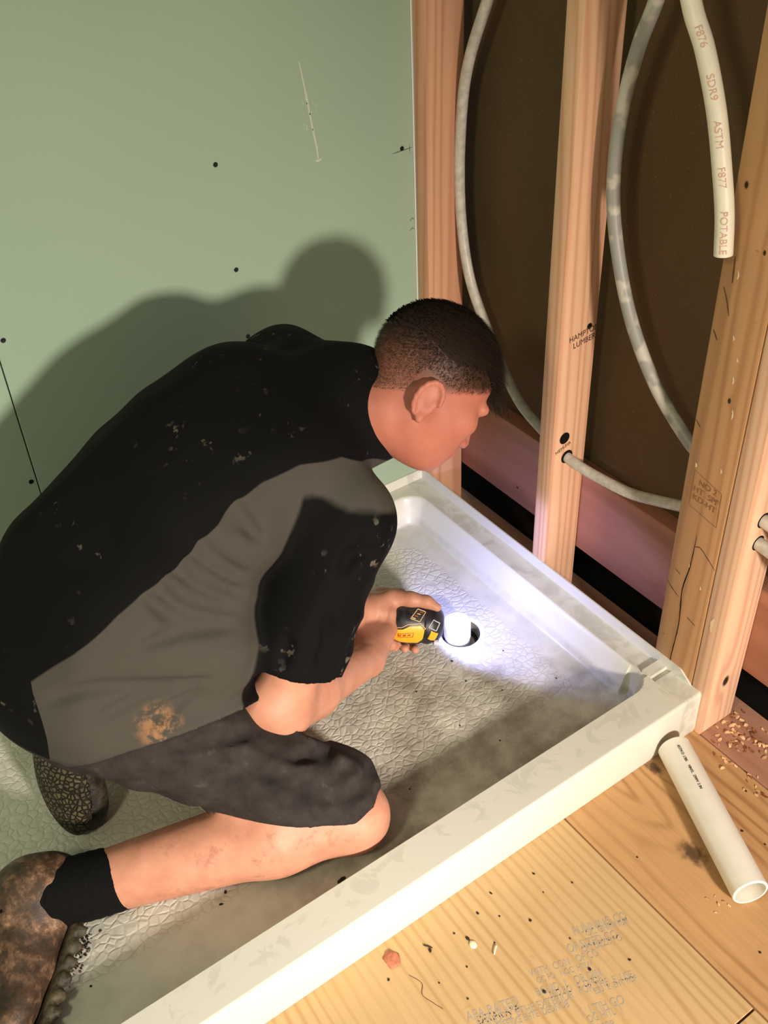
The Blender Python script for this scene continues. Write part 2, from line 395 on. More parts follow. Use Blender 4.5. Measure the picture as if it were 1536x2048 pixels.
# drilled holes: short dark bores on the stud faces
def bore(x,y,z,r,parent,mat=None,tilt=0,name='drilled_hole'):
    c=(x,y-.006,z); pr=[(0,0.0),(.0066,0.0),(.0066,r)]
    o=lathe(name,[(.0,r*.98),(.0065,r)],(x,y-.006,z),(0,1,0),mat or M['dark'],parent,24); o['label']='round dark drilled hole'; return o
bore(-.030,.425,.424,.0125,s2); bore(-.040,.425,.377,.0145,s2); bore(-.070,.425,.650,.0060,s2)
bore(-.042,.8655,.497,.0140,s4); bore(-.042,.8655,.450,.0140,s4)
# crack and dents of the old post
def ribbon(name,pts,wd,mat,parent,nx=(1,0,0),lift=.0004,label=None):
    """thin irregular strip following pts on a face whose normal is nx"""
    P=smooth_path(pts,5); n=np.array(nx,float); vs=[];fs=[]
    for i,q in enumerate(P):
        t=P[min(i+1,len(P)-1)]-P[max(i-1,0)]; t/=np.linalg.norm(t)+1e-9; s=np.cross(n,t); w=wd*(.35+.65*math.sin(math.pi*(i+.5)/len(P)))*(.7+.6*random.random())
        vs+= [q+n*lift-s*w,q+n*lift+s*w]
    for i in range(len(P)-1): fs.append((2*i,2*i+1,2*i+3,2*i+2))
    o=mesh(name,vs,fs,mat,parent,180); 
    if label: o['label']=label
    return o
ribbon('crack',[(0,.775,.02),(0,.772,.12),(0,.776,.22),(0,.770,.30),(0,.777,.36),(0,.779,.43)],.0011,M['dark'],s3,label='long dark vertical crack')
for pts in ([(0,.778,.405),(0,.79,.41),(0,.806,.400),(0,.826,.385)],[(0,.735,.30),(0,.748,.29),(0,.765,.28)],[(0,.748,.335),(0,.76,.33)],[(0,.745,.87),(0,.755,.85),(0,.762,.83)],[(0,.74,.80),(0,.75,.785)],[(0,.737,.64),(0,.748,.63)],[(0,.79,.25),(0,.81,.243)],[(0,.755,.92),(0,.758,.88)]):
    ribbon('dent',pts,.0011,M['brown_ink'],s3)
o=text('stamp','NO 2\nHT  SPF\nKD-HT',.016,basis((.0006,.782,.515),(0,1,-.05),(0,.05,1)),M['faint_ink'],s3,.0001); o['label']='faint rectangular brown grade stamp'
for q in ([(0,.752,.55),(0,.752,.48)],[(0,.752,.55),(0,.81,.535)],[(0,.752,.48),(0,.812,.468)],[(0,.812,.468),(0,.81,.535)]): ribbon('stamp_line',q,.0007,M['faint_ink'],s3)
M['scrape']=plain('pale_scrape',lin(232,206,168),.7)
for (y,z,a) in ((.765,.895,.006),(.777,.80,.004),(.79,.77,.003),(.79,.735,.006),(.80,.68,.008),(.775,.36,.004),(.805,.33,.004),(.752,.56,.004),(.80,.575,.004)):
    ribbon('scrape',[(0,y,z-a),(0,y+.001,z),(0,y-.001,z+a)],.0016,M['scrape'],s3)
ribbon('scrape',[(0,.843,.255),(0,.842,.275),(0,.846,.29)],.0030,M['scrape'],s4)
# mill stamp on the pale stud
text('mill_stamp','HAMPTON\nLUMBER',.0165,basis((-.0585,.4256,.632),(-1,0,.10),(0.1,0,1)),M['brown_ink'],s2,.0001,sx=.9)['label']='brown upright mill stamp HAMPTON LUMBER'
text('mill_stamp','HEM-FIR',.011,basis((-.028,.4256,.402),(-1,0,.30),(0.3,0,1)),M['brown_ink'],s2,.0001)
# pencil marks and screws on the green wall
screws=[((.415,.943),'black screw head high in the middle of the green wall'),((.404,.749),'black screw head in the middle of the green wall above the man'),((.030,.881),'black screw head near the corner beside a pencil line'),((.833,.756),'black screw head at the left edge of the photo'),((.858,.481),'black screw head just left of the drywall seam'),((.399,.612),'black screw head just above the man\'s back')]
for (x,z),lb in screws:
    o=lathe('drywall_screw',[(-.003,.0022),(-.001,.0042),(.0004,.0044),(.0007,.0032),(.0002,.0012)],(x,.0004,z),(0,1,0),M['screw'],None,20,origin=(x,0,z)); tag(o,lb,'screw','screws in the green wall')
ws=[o for o in COL.objects if o.name=='wall_left'][0]
M['scuff']=plain('plaster_scuff',lin(196,200,178),.8); M['pencil']=plain('pencil_mark',lin(70,80,70),.8)
ribbon('scuff_mark',[(.236,0,1.075),(.228,0,1.02),(.221,0,.965),(.215,0,.925),(.214,0,.905)],.0021,M['scuff'],ws,(0,1,0),label='pale scuff streak')
for i in range(16):
    x=.222+random.uniform(-.016,.016); z=.985+random.uniform(-.03,.03); ribbon('scuff_mark',[(x,0,z),(x,0,z+.004)],.0008,M['scuff'],ws,(0,1,0))
ribbon('scuff_mark',[(.207,0,.9035),(.214,0,.902),(.220,0,.903)],.0022,M['scuff'],ws,(0,1,0))
ribbon('pencil_line',[(.052,0,.876),(.03,0,.877),(.006,0,.878)],.0007,M['pencil'],ws,(0,1,0))
ribbon('pencil_line',[(.012,0,.868),(.012,0,.885)],.0006,M['pencil'],ws,(0,1,0))
for z in (.735,.715): ribbon('pencil_line',[(.016,0,z),(.010,0,z+.004),(.006,0,z)],.0008,M['pencil'],ws,(0,1,0))
# paper edge of the drywall at the corner
struct(boxo('trim_1',(.0005,-.0127,.064),(.0028,.0004,1.75),M['gypsum']))
# ---------------- water pipes in the wall ----------------
PA=[(-.075,.33,1.74),(-.075,.29,1.55),(-.075,.23,1.38),(-.075,.165,1.24),(-.075,.117,1.138),(-.075,.072,1.041),(-.075,.051,.959),(-.075,.042,.835),(-.075,.050,.717),(-.075,.079,.609),(-.075,.137,.52),(-.074,.196,.446),(-.070,.254,.400),(-.064,.315,.382),(-.052,.375,.379),(-.042,.415,.376),(-.044,.45,.370),(-.052,.50,.365),(-.058,.576,.370),(-.060,.64,.390),(-.060,.731,.425)]
o,_=tube('water_tube',PA,.0105,M['pex'],None,seg=20,origin=(-.075,.05,.9)); tag(o,'grey plastic water tube bowing past the corner stud and out through the drilled stud','tube','plastic water tubes in the wall')
PB=[(-.040,.68,1.74),(-.040,.645,1.58),(-.040,.59,1.42),(-.040,.548,1.30),(-.040,.523,1.205),(-.040,.498,1.135),(-.040,.478,1.031),(-.040,.478,.923),(-.040,.500,.829),(-.040,.546,.722),(-.040,.615,.629),(-.040,.690,.568),(-.040,.7335,.545)]
o,frB=tube('water_tube',PB,.0112,M['pex_print'],None,seg=20,origin=(-.04,.5,.9)); tag(o,'grey printed plastic water tube bowing from the top down to the weathered post','tube','plastic water tubes in the wall')
PC=[(-.03,.42+.08,1.74),(-.01,.520,1.58),(.012,.560,1.44),(.022,.600,1.33),(.030,.643,1.234),(.030,.676,1.181),(.030,.708,1.113),(.030,.732,1.042),(.030,.748,.985),(.030,.757,.931)]
o,frC=tube('water_tube',PC,.0130,M['pex_white'],None,hollow=.002,seg=24,origin=(.03,.72,1.1)); tag(o,'thick white plastic tube with red print hanging down with a cut end','tube','plastic water tubes in the wall')
def tube_text(fr,words,r,mat,parent,size,toward,flip=1,squash=1.0):
    """one printed word per entry: (index along the tube, text)"""
    for i,wd in words:
        q,t,u,v=fr[min(i,len(fr)-1)]; n=np.array(toward,float); n=n-t*(n@t); n/=np.linalg.norm(n); side=np.cross(n,t)
        o=text('print',wd,size,basis(q+n*(r+.0002),t*flip,np.cross(n,t*flip)),mat,parent,.00015,sx=squash)
        # wrap the word on the round tube
        me=o.data; base=np.array(o.matrix_basis.translation); 
        for vt in me.vertices:
            c=np.array(vt.co)
            a=c@side; h=c@n; al=c@t; ang=a/r
            c2=t*al+side*(math.sin(ang)*(r+.0003+h))+n*(math.cos(ang)*(r+.0003+h)-r)
            vt.co=Vector(c2)
        o['label']='printed lettering'
tube_text(frC,[(6,'ASTM'),(16,'SDR9'),(24,'PEX'),(30,'ASTM'),(38,'F876'),(45,'SDR9'),(51,'ASTM'),(57,'F877'),(67,'POTABLE')],.0130,M['red_ink'],o,.0135,(.75,.45,.45),1,1.05)
for z,lb in ((.497,'upper short grey tube coming out of the knotty stud at the right edge'),(.450,'lower short grey tube coming out of the knotty stud at the right edge')):
    o,_=tube('water_tube',[(-.042,.862,z),(-.042,.90,z-.004),(-.043,.96,z-.02),(-.045,1.05,z-.03),(-.045,1.20,z-.03)],.0112,M['pex'],None,origin=(-.042,.9,z)); tag(o,lb,'tube','plastic water tubes in the wall')
# ---------------- shower pan ----------------
W,YI,ZT,ZF,ZL=.852,.781,.105,.125,.100
def pan_h(x,y):
    def ss(t): t=np.clip(t,0,1); return t*t*(3-2*t)
    # rounded rectangle of the basin
    cx,cy=(.046+1.478)/2,(.034+YI)/2; hx,hy=(1.478-.046)/2,(YI-.034)/2; r=.05
    qx,qy=np.abs(x-cx)-hx+r,np.abs(y-cy)-hy+r
    d=-(np.hypot(np.maximum(qx,0),np.maximum(qy,0))+np.minimum(np.maximum(qx,qy),0)-r)
    dr=np.hypot(x-.207,y-.408)
    floor=.030+.010*np.clip(dr/.9,0,1)+.006*np.clip(1-d/.12,0,1)**2
    rim=np.where(y>YI-.02,ZT,ZL)
    rim=np.where((x<.046)&(y>.748)&(y<=.770),.108,rim); rim=np.where((x<.046)&(y>.770)&(y<=YI),.099,rim)
    rim=np.where(y>YI,ZT,rim)
    wall=np.where(y>YI-.06,.016,.030)
    h=floor+(rim-floor)*(1-ss(d/wall)); h=np.where(d<=0,rim,h)
    fl=(x<.0035)|(y<.0035)|(x>1.5165)
    zt=np.where(y<.800,ZF,ZF-(ZF-ZT)*np.clip((y-.800)/.028,0,1))
    h=np.where(fl,zt,h)
    h=np.where(dr<.0405,.004,h)
    return h
def cuts(a,b,extra,step,fine=()):
    s=set(np.round(np.arange(a,b,step),5))|set(extra)|{a,b}
    for lo,hi,st in fine: s|=set(np.round(np.arange(lo,hi,st),5))
    s=sorted(q for q in s if a<=q<=b); out=[s[0]]
    for q in s[1:]:
        if q-out[-1]>.0004: out.append(q)
    return np.array(out)
xs=cuts(0,1.52,(.0030,.0036,.006,.0455,.0465,1.5164,1.517),.012,((.045,.12,.003),(.155,.26,.0025),(1.40,1.48,.004)))
ys=cuts(0,W-.006,(.0030,.0036,.006,.7475,.7485,.7695,.7705,YI-.0005,YI+.0005),.012,((.034,.11,.003),(.355,.46,.0025),(.70,YI,.003),(.798,.834,.004)))
GX,GY=np.meshgrid(xs,ys,indexing='ij'); H=pan_h(GX,GY)
vs=[tuple(q) for q in np.stack([GX,GY,H],-1).reshape(-1,3)]; nx,ny=len(xs),len(ys); fs=[]
def sagv(x): return 0.0
for i in range(nx-1):
    for j in range(ny-1): a=i*ny+j; fs.append((a,a+ny,a+ny+1,a+1))
def skirt(idx,fn_list):
    prev=idx
    for fn in fn_list:
        cur=[]
        for q in idx: cur.append(len(vs)); vs.append(fn(vs[q]))
        for k in range(len(idx)-1): fs.append((prev[k],prev[k+1],cur[k+1],cur[k]))
        prev=cur
front=[i*ny+ny-1 for i in range(nx)]
pr=[]
for k in range(1,6):
    a=k/5*math.pi/2; pr.append((.006*math.sin(a),-.006*(1-math.cos(a))))
fl=[(lambda v,dy=dy,dz=dz:(v[0],v[1]+dy,v[2]+dz)) for dy,dz in pr]+[lambda v:(v[0],W,.055),lambda v:(v[0],W+.001,.012),lambda v:(v[0],W-.001,.0005)]
skirt(front[::-1],fl)
skirt([j for j in range(ny)][::1],[lambda v:(v[0],v[1],.0005)])
skirt([(nx-1)*ny+j for j in range(ny)][::-1],[lambda v:(v[0],v[1],.0005)])
skirt([i*ny for i in range(nx)][::-1],[lambda v:(v[0],v[1],.0005)])
pan=mesh('shower_pan',vs,fs,M['pan'],None,38); tag(pan,'white acrylic shower pan with pebbled floor and raised front curb','shower pan')
DC=(.207,.408)
dr=empty('drain_fitting',(DC[0],DC[1],.03)); tag(dr,'round white drain fitting set in the shower pan floor','drain')
lathe('flange_ring',[(.026,.0400),(.0305,.0405),(.0325,.0425),(.0330,.0460),(.0318,.0500),(.0285,.0505)],(DC[0],DC[1],.0),(0,0,1),M['white'],dr,64,cap=False)
lathe('inner_wall',[(.0300,.0398),(.018,.0385),(.008,.0370)],(DC[0],DC[1],.0),(0,0,1),M['metal'],dr,64,cap=False)['label']='grey inner wall of the drain'
lathe('gasket',[(.004,.0375),(.0085,.0372),(.0085,.0300),(.004,.0295)],(DC[0],DC[1],.0),(0,0,1),M['screw'],dr,48,cap=False)['label']='black rubber gasket'
for k in range(4):
    a=.5+k*math.pi/2; lathe('locking_screw',[(0,.0028),(.0012,.0030),(.0018,.0015)],(DC[0]+.0340*math.cos(a),DC[1]+.034*math.sin(a),.0085),(0,0,1),M['metal'],dr,12)
cp=empty('drain_pipe_cap',(.2175,.411,.004)); tag(cp,'white plastic cap on the pipe standing in the drain','cap')
lathe('cap_body',[(.0,.0255),(.030,.0258),(.030,.0275),(.066,.0272),(.0685,.0262),(.0695,.0240)],(.2175,.411,.004),(0,0,1),M['white'],cp,48)
text('marking','PVC 2',.0060,basis((.2175,.411,.0738),(-.8,.57,0),(-.57,-.8,0)),M['grey_ink'],cp,.0001)
# ---------------- loose pipe ----------------
p0,p1=Vector((.079,.870,.0300)),Vector((.199,1.143,.0300)); pc=(p0+p1)/2
pp=empty('plastic_pipe',(pc.x,pc.y,0)); tag(pp,'short length of white plastic pipe lying on the plywood beside the pan corner','pipe')
ax=(p1-p0).normalized(); L=(p1-p0).length
lathe('pipe_wall',[(.003,.0262),(0,.0300-.0022),(.002,.0300),(L-.001,.0300),(L,.0292),(L,.0262),(.003,.0262)],tuple(p0),tuple(ax),[M['pvc']],pp,48,cap=False)
lathe('cut_edge',[(L+.0002,.0291),(L+.0005,.0289),(L+.0005,.0263),(L+.0002,.0261)],tuple(p0),tuple(ax),M['pvc_cut'],pp,48,cap=False)['label']='rough pale cut end'
tn=Vector((.35,.55,.75)); tn=(tn-ax*tn.dot(ax)).normalized()
fake=[(np.array(p0+ax*s_),np.array(ax),0,0) for s_ in (.030,.050,.073,.094,.110)]
tube_text(fake,[(0,'ASTM D'),(1,'1785'),(2,'VINYL'),(3,'DWV'),(4,'2 IN')],.0300,M['black_ink'],pp,.0070,tuple(tn),1,.9)
# ---------- the kneeling man ----------
J=dict(
 pel=V(.96,.37,.36), waist=V(.87,.37,.49), chest=V(.71,.375,.615), upch=V(.57,.38,.65), neckb=V(.465,.39,.665),
 nsh=V(.54,.53,.575), fsh=V(.45,.225,.635), nel=V(.70,.56,.285), nwr=V(.46,.450,.147),
 fel=V(.52,.25,.34), fwr=V(.435,.345,.168),
 nhip=V(.93,.46,.34), fhip=V(.94,.28,.34), nkn=V(.655,.685,.10), fkn=V(.60,.36,.10), nan=V(1.065,.54,.093), fan=V(1.0,.33,.17),
 head=V(.325,.450,.705))
R0=V(-.819,.573,-.042); R1=V(.383,.490,-.783); R2=V(-.428,-.657,-.621)
HF=.68*R0+.50*R1+.50*R2; HM=frame(HF,-R1+.52*R0)      # head frame rows: face direction, crown direction, side
HF,HU,HS=HM                                            # HS points to one ear
if HS@R2>0: HS=-HS                                     # towards the near ear
HC=J['head']+R0*.012+R1*.018
HK=1.07
def hp(f,u,s): return HC+(HF*f+HU*u+HS*s)*HK
def body_field():
    F=Field(axis(.10,1.16,.0075,[(.22,.52,.0028)]),axis(.14,.80,.0075,[(.30,.58,.0028)]),axis(.02,.90,.0075,[(.03,.235,.0028),(.56,.84,.004)]))
    A=F.add
    # trunk (under the clothes)
    for a,b,ra,rb in ((J['pel']+V(-.02,0,.03),J['waist'],.10,.11),(J['waist'],J['chest'],.11,.12),(J['chest'],J['upch'],.12,.11),(J['upch'],J['neckb'],.10,.07)): A(Cone(a,b,ra,rb),.03)
    for s in ('n','f'):
        A(Cone(J['upch'],J[s+'sh'],.08,.062),.03)
        A(Cone(J[s+'sh'],J[s+'el'],.058,.046),.02)
        e,w=J[s+'el'],J[s+'wr']; m=e+(w-e)*.33
        A(Cone(e+V(.02,.0,.02),e,.044,.052),.02); A(Cone(e,m,.052,.050),.015); A(Cone(m,w,.046,.030),.015)
        A(Cone(J['pel']+V(-.02,0,.03),J[s+'hip'],.09,.080),.02)
        A(Cone(J[s+'hip'],J[s+'kn'],.085,.057),.02)
        k,n=J[s+'kn'],J[s+'an']; c=k+(n-k)*.30+V(0,0,.012)
        A(Cone(k,k,.057,.057),.02); A(Cone(k,c,.056,.066),.02); A(Cone(c,n,.066,.047),.03)
    # neck and head
    A(Cone(J['neckb']+V(0,0,-.01),hp(-.035,-.06,0),.066,.060),.03)
    A(Ell(hp(-.012,.035,0),(.103,.096,.084),HM),.02)          # skull
    A(Ell(hp(.015,-.03,0),(.083,.088,.070),HM),.02)            # face
    A(Cone(hp(.05,-.072,.0),hp(.06,-.076,0),.026,.024),.03)      # chin
    for s in (1,-1):
        A(Cone(hp(-.02,-.055,.052*s),hp(.045,-.078,.018*s),.018,.018),.025)   # jaw line
        A(Ell(hp(.055,-.012,.042*s),(.026,.022,.022),HM),.015)                # cheekbone
        A(Cone(hp(.082,.018,.012*s),hp(.074,.02,.045*s),.010,.009),.012)      # brow
        A(Ell(hp(.083,-.002,.031*s),(.014,.009,.015),HM),.010,sub=True)       # eye socket
        A(Ell(hp(.074,-.002,.031*s),(.012,.011,.012),HM),.003)                # eyeball under the lid
        # ear: shell, rim, hollow
        e=hp(-.034,-.030,.076*s); EM=frame(HF*1+HS*s*.35,HU-.1*HF)
        A(Ell(e,(.020,.031,.007),EM),.006)
        for a0 in range(10):
            t0,t1=[np.radians(-60+ q*26) for q in (a0,a0+1)]
            if a0<9: A(Cone(e+EM[0]*(-.019*np.cos(t0))*1+EM[1]*.030*np.sin(t0)+HS*s*.006,e-EM[0]*.019*np.cos(t1)+EM[1]*.030*np.sin(t1)+HS*s*.006,.0042,.0042),.003)
        A(Ell(e+HS*s*.010-EM[0]*(-.003)+EM[1]*.003,(.010,.016,.006),EM),.004,sub=True)
        A(Ell(e+EM[0]*.006-EM[1]*.029+HS*s*.003,(.007,.009,.005),EM),.005)
    A(Cone(hp(.088,.012,0),hp(.102,-.028,0),.007,.011),.012)    # nose
    for s in (1,-1): A(Ell(hp(.094,-.032,.011*s),(.010,.007,.007),HM),.006)
    A(Cone(hp(.086,-.050,-.016),hp(.086,-.050,.016),.0065,.0065),.008); A(Cone(hp(.084,-.060,-.013),hp(.084,-.060,.013),.007,.007),.006)
    hands(A)
    return F
def chain(A,pts,rs,k=.004):
    for a,b,ra,rb in zip(pts[:-1],pts[1:],rs[:-1],rs[1:]): A(Cone(a,b,ra,rb),k)
# tool axis, used by the hands and by the tool itself
TF=V(.268,.415,.098); TR=V(.425,.318,.140); TA=(TR-TF)/np.linalg.norm(TR-TF)   # TA points to the rear
TM=frame(-TA,(0,0,1)); TS=TM[2] if TM[2]@R2<0 else -TM[2]                        # TS towards the camera
TU=TM[1]
def tp(a,u,s): return TF+TA*a+TU*u+TS*s
def hands(A):
    # right hand: over the rear of the tool, back of the hand towards the camera, fingers over the top and down the far side
    w=J['nwr']
    k=[tp(.104+.019*i,.012,.040-.001*i) for i in range(4)]      # knuckles
    for i,q in enumerate(k): A(Cone(w+(q-w)*.25,q,.024,.0155),.012)
    A(Cone(w,tp(.125,-.012,.048),.029,.024),.015)
    for i,q in enumerate(k):
        L=(1,1.08,1.02,.82)[i]
        a=.104+.019*i
        pts=[q,tp(a,.031,.016),tp(a-.002,.034,-.012*L),tp(a-.003,.016,-.034*L),tp(a-.004,-.006,-.030)]
        chain(A,pts,[.0120,.0105,.0095,.0088,.008],.004)
    # right thumb under the near side
    chain(A,[w+V(-.01,0,-.005),tp(.112,-.022,.044),tp(.094,-.034,.034),tp(.080,-.042,.020)],[.018,.0140,.0115,.0095],.008)
    # left hand: palm on the far side, thumb along the top, finger tips round underneath
    w=J['fwr']
    A(Cone(w,tp(.112,.010,-.044),.028,.024),.015)
    A(Cone(tp(.112,.010,-.044),tp(.078,.008,-.060),.024,.019),.012)
    A(Cone(tp(.110,.0,-.056),tp(.055,-.010,-.060),.020,.015),.012)
    A(Cone(w+V(0,0,.0),tp(.096,.036,-.020),.022,.018),.015)
    chain(A,[tp(.102,.042,-.018),tp(.066,.052,-.008),tp(.036,.055,-.002),tp(.014,.048,.004)],[.0180,.0145,.0120,.0085],.008)
    for i in range(4):
        a=(.118,.098,.077,.056)[i]
        chain(A,[tp(a,-.006,-.060),tp(a-.004,-.034,-.050),tp(a-.010,-.056,-.020),tp(a-.014,-.056,.012),tp(a-.016,-.048,.028)],[.0120,.0108,.0098,.0092,.0085],.004)
def plane_cut(F,pt,n):
    """remove everything on the +n side of a plane"""
    n=V(*n)/np.linalg.norm(n)
    d=(F.x[:,None,None]-pt[0])*n[0]+(F.y[None,:,None]-pt[1])*n[1]+(F.z[None,None,:]-pt[2])*n[2]
    F.f=np.maximum(F.f,d.astype(np.float32))
def folds(F,fn,amp):
    """push the surface by a scalar pattern"""
    X=F.x[:,None,None];Y=F.y[None,:,None];Z=F.z[None,None,:]
    F.f=(F.f-amp*fn(X,Y,Z)).astype(np.float32)
def shirt_field():
    F=Field(axis(.30,1.18,.0055),axis(.05,.76,.0055),axis(.12,.88,.0055))
    A=F.add
    def M(a,b): return frame(b-a,(0,0,1))
    A(Ell(J['pel']+V(-.02,.01,.04),(.152,.15,.172),frame((-.6,0,.8),(1,0,0))),.05)
    A(Ell(J['waist']+V(.0,.01,.0),(.17,.142,.172),M(J['pel'],J['chest'])),.05)
    A(Ell(J['chest']+V(0,.01,0),(.19,.152,.175),M(J['waist'],J['upch'])),.05)
    A(Ell(J['upch'],(.13,.125,.165),M(J['chest'],J['neckb'])),.05)
    A(Cone(J['upch'],J['neckb']+V(-.062,.028,-.004),.10,.085),.03)
    A(Ell(V(.79,.44,.44),(.13,.15,.14)),.05)                 # belly
    A(Cone(V(.60,.33,.70),V(.89,.34,.54),.095,.108),.05); A(Cone(J['fsh'],J['neckb']+V(-.02,-.01,.02),.095,.085),.03)      # rounded back
    for s in ('n','f'): A(Cone(J['upch'],J[s+'sh'],.105,.084),.03)
    A(Cone(J['nhip']+V(0,.004,.022),J['nhip']+(J['nkn']-J['nhip'])*.42+V(0,.004,.035),.106,.103),.03)
    return F
def shorts_field():
    F=Field(axis(.52,1.16,.006),axis(.12,.80,.006),axis(.03,.60,.006))
    A=F.add
    A(Ell(J['pel']+V(.0,.0,.032),(.135,.13,.16),frame((-.6,0,.8),(1,0,0))),.05)
    for s in ('n','f'):
        A(Cone(J[s+'hip']+V(0,0,.01),J[s+'kn']+V(.035,-.015,.058),.10,.078),.03)
        A(Cone(J[s+'kn']+V(.09,-.03,.10),J[s+'kn']+V(.02,-.01,.068),.078,.070),.03)
    return F
def cut_sleeves(F,fold=None):
    """sleeves: built on their own grid, cut at the hem, hollowed and merged into the shirt"""
    for s in ('n','f'):
        S=Field(F.x,F.y,F.z); a=J[s+'el']-J[s+'sh']; L=np.linalg.norm(a); u=a/L
        e=J[s+'sh']+a*.93+(V(.012,0,0) if s=='n' else 0)
        S.add(Cone(J[s+'sh'],e,.083,.088),.015)
        if fold is not None: S.f=(S.f-fold).astype(np.float32)
        S.add(Cone(J[s+'sh']+a*.62,J[s+'sh']+a*1.02+(V(.010,0,0) if s=='n' else 0),.064,.074),.002,sub=True)
        cut_plane(S,J[s+'sh']+a*.72,u)
        h=np.clip(.5+.5*(F.f-S.f)/.018,0,1); F.f=(F.f*(1-h)+S.f*h-.018*h*(1-h)).astype(np.float32)
def cut_plane(F,pt,n,lim=None):
    n=n/np.linalg.norm(n)
    d=((F.x[:,None,None]-pt[0])*n[0]+(F.y[None,:,None]-pt[1])*n[1]+(F.z[None,None,:]-pt[2])*n[2]).astype(np.float32)
    if lim is not None:
        m=lim(F.x[:,None,None],F.y[None,:,None],F.z[None,None,:]); F.f=np.where(m,np.maximum(F.f,d),F.f)
    else: F.f=np.maximum(F.f,d)

def boot_field(ank,toe,up,leg):
    """boot: ankle, toe, direction out of the instep, leg direction"""
    ank=V(*ank);toe=V(*toe);L=toe-ank;ln=np.linalg.norm(L);f=L/ln;up=V(*up);up=up-f*(up@f);up/=np.linalg.norm(up);sd=np.cross(f,up)
    lo=np.minimum(ank,toe)-.13;hi=np.maximum(ank,toe)+.13
    F=Field(axis(lo[0],hi[0],.004),axis(lo[1],hi[1],.004),axis(lo[2],hi[2],.004));A=F.add;M=np.array([f,up,sd])
    g=lambda a,u,s_:ank+f*a+up*u+sd*s_
    A(Cone(g(-.005,.0,0),g(-.005,0,0)+V(*leg)*.06,.056,.054),.02)
    A(Ell(g(-.03,-.035,0),(.045,.042,.038),M),.02)
    A(Cone(g(.0,-.01,0),g(.09,-.025,0),.052,.042),.03)
    A(Ell(g(.155,-.035,0),(.075,.034,.047),M),.03)
    A(Ell(g(.06,-.045,0),(.12,.026,.040),M),.02)
    return F,g,M
def sole_prims(g,M,round_=False):
    if round_: return [Ell(g(.11,-.072,0),(.105,.020,.050),M),Ell(g(-.02,-.074,0),(.062,.022,.040),M),RBox(g(.04,-.070,0),(.10,.014,.036),M,.012)]
    out=[RBox(g(.075,-.077,0),(.14,.010,.043),M,.009),RBox(g(-.035,-.084,0),(.040,.012,.040),M,.006)]
    for i in range(12):
        a=-.058+i*.024
        for sd in (-1,1): out.append(RBox(g(a,-.083,.034*sd),(.0075,.010,.014),M,.003))
        if 1<i<11: out.append(RBox(g(a+.010,-.084,0),(.007,.009,.010),M,.003))
    return out
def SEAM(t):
    """mask of the grey side panels and shoulder (1), black on the rest of the shirt (0)"""
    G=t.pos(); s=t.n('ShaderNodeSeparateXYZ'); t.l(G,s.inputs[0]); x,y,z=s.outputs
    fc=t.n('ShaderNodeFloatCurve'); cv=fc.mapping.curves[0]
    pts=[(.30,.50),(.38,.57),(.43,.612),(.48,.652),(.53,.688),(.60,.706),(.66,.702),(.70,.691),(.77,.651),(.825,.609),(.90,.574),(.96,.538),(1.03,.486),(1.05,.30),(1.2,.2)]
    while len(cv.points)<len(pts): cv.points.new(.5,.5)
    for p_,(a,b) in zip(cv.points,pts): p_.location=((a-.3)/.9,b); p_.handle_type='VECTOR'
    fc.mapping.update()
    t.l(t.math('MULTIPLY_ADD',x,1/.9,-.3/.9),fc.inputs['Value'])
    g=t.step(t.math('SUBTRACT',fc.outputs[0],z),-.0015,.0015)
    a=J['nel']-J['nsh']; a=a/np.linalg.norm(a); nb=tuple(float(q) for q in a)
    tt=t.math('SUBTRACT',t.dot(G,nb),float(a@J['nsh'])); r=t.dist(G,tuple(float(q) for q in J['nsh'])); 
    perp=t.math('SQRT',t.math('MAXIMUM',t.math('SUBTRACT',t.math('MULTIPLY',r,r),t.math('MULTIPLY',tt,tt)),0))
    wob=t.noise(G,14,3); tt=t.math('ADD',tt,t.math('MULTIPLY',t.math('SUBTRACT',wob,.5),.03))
    sl=t.math('MULTIPLY',t.step(tt,-.050,-.036),t.math('MULTIPLY',t.step(perp,.108,.100),t.step(y,.47,.49)))  # near sleeve turns black below the shoulder, with a soft edge
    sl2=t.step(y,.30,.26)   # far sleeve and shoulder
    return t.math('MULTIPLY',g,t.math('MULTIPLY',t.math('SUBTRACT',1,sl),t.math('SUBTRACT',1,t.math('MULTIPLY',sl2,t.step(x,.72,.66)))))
SPOT_W=3.3
# ---------------- skin and cloth materials ----------------
def posdot(t,n,c): return t.math('SUBTRACT',t.dot(t.pos(),tuple(float(q) for q in n)),float(c))
t=NT('skin',.52,.35); G=t.pos(); n1=t.noise(G,28,4,.6); n2=t.noise(G,260,3,.6)
c=t.ramp(n1,[(.3,lin(182,126,102)),(.7,lin(200,144,118))]); c=t.mix(t.math('MULTIPLY',t.step(n2,.58,.72),.18),c,lin(166,92,66))
hd=t.dist(G,tuple(float(q) for q in HC)); c=t.mix(t.math('MULTIPLY',t.step(hd,.20,.12),.62),c,lin(176,96,82))
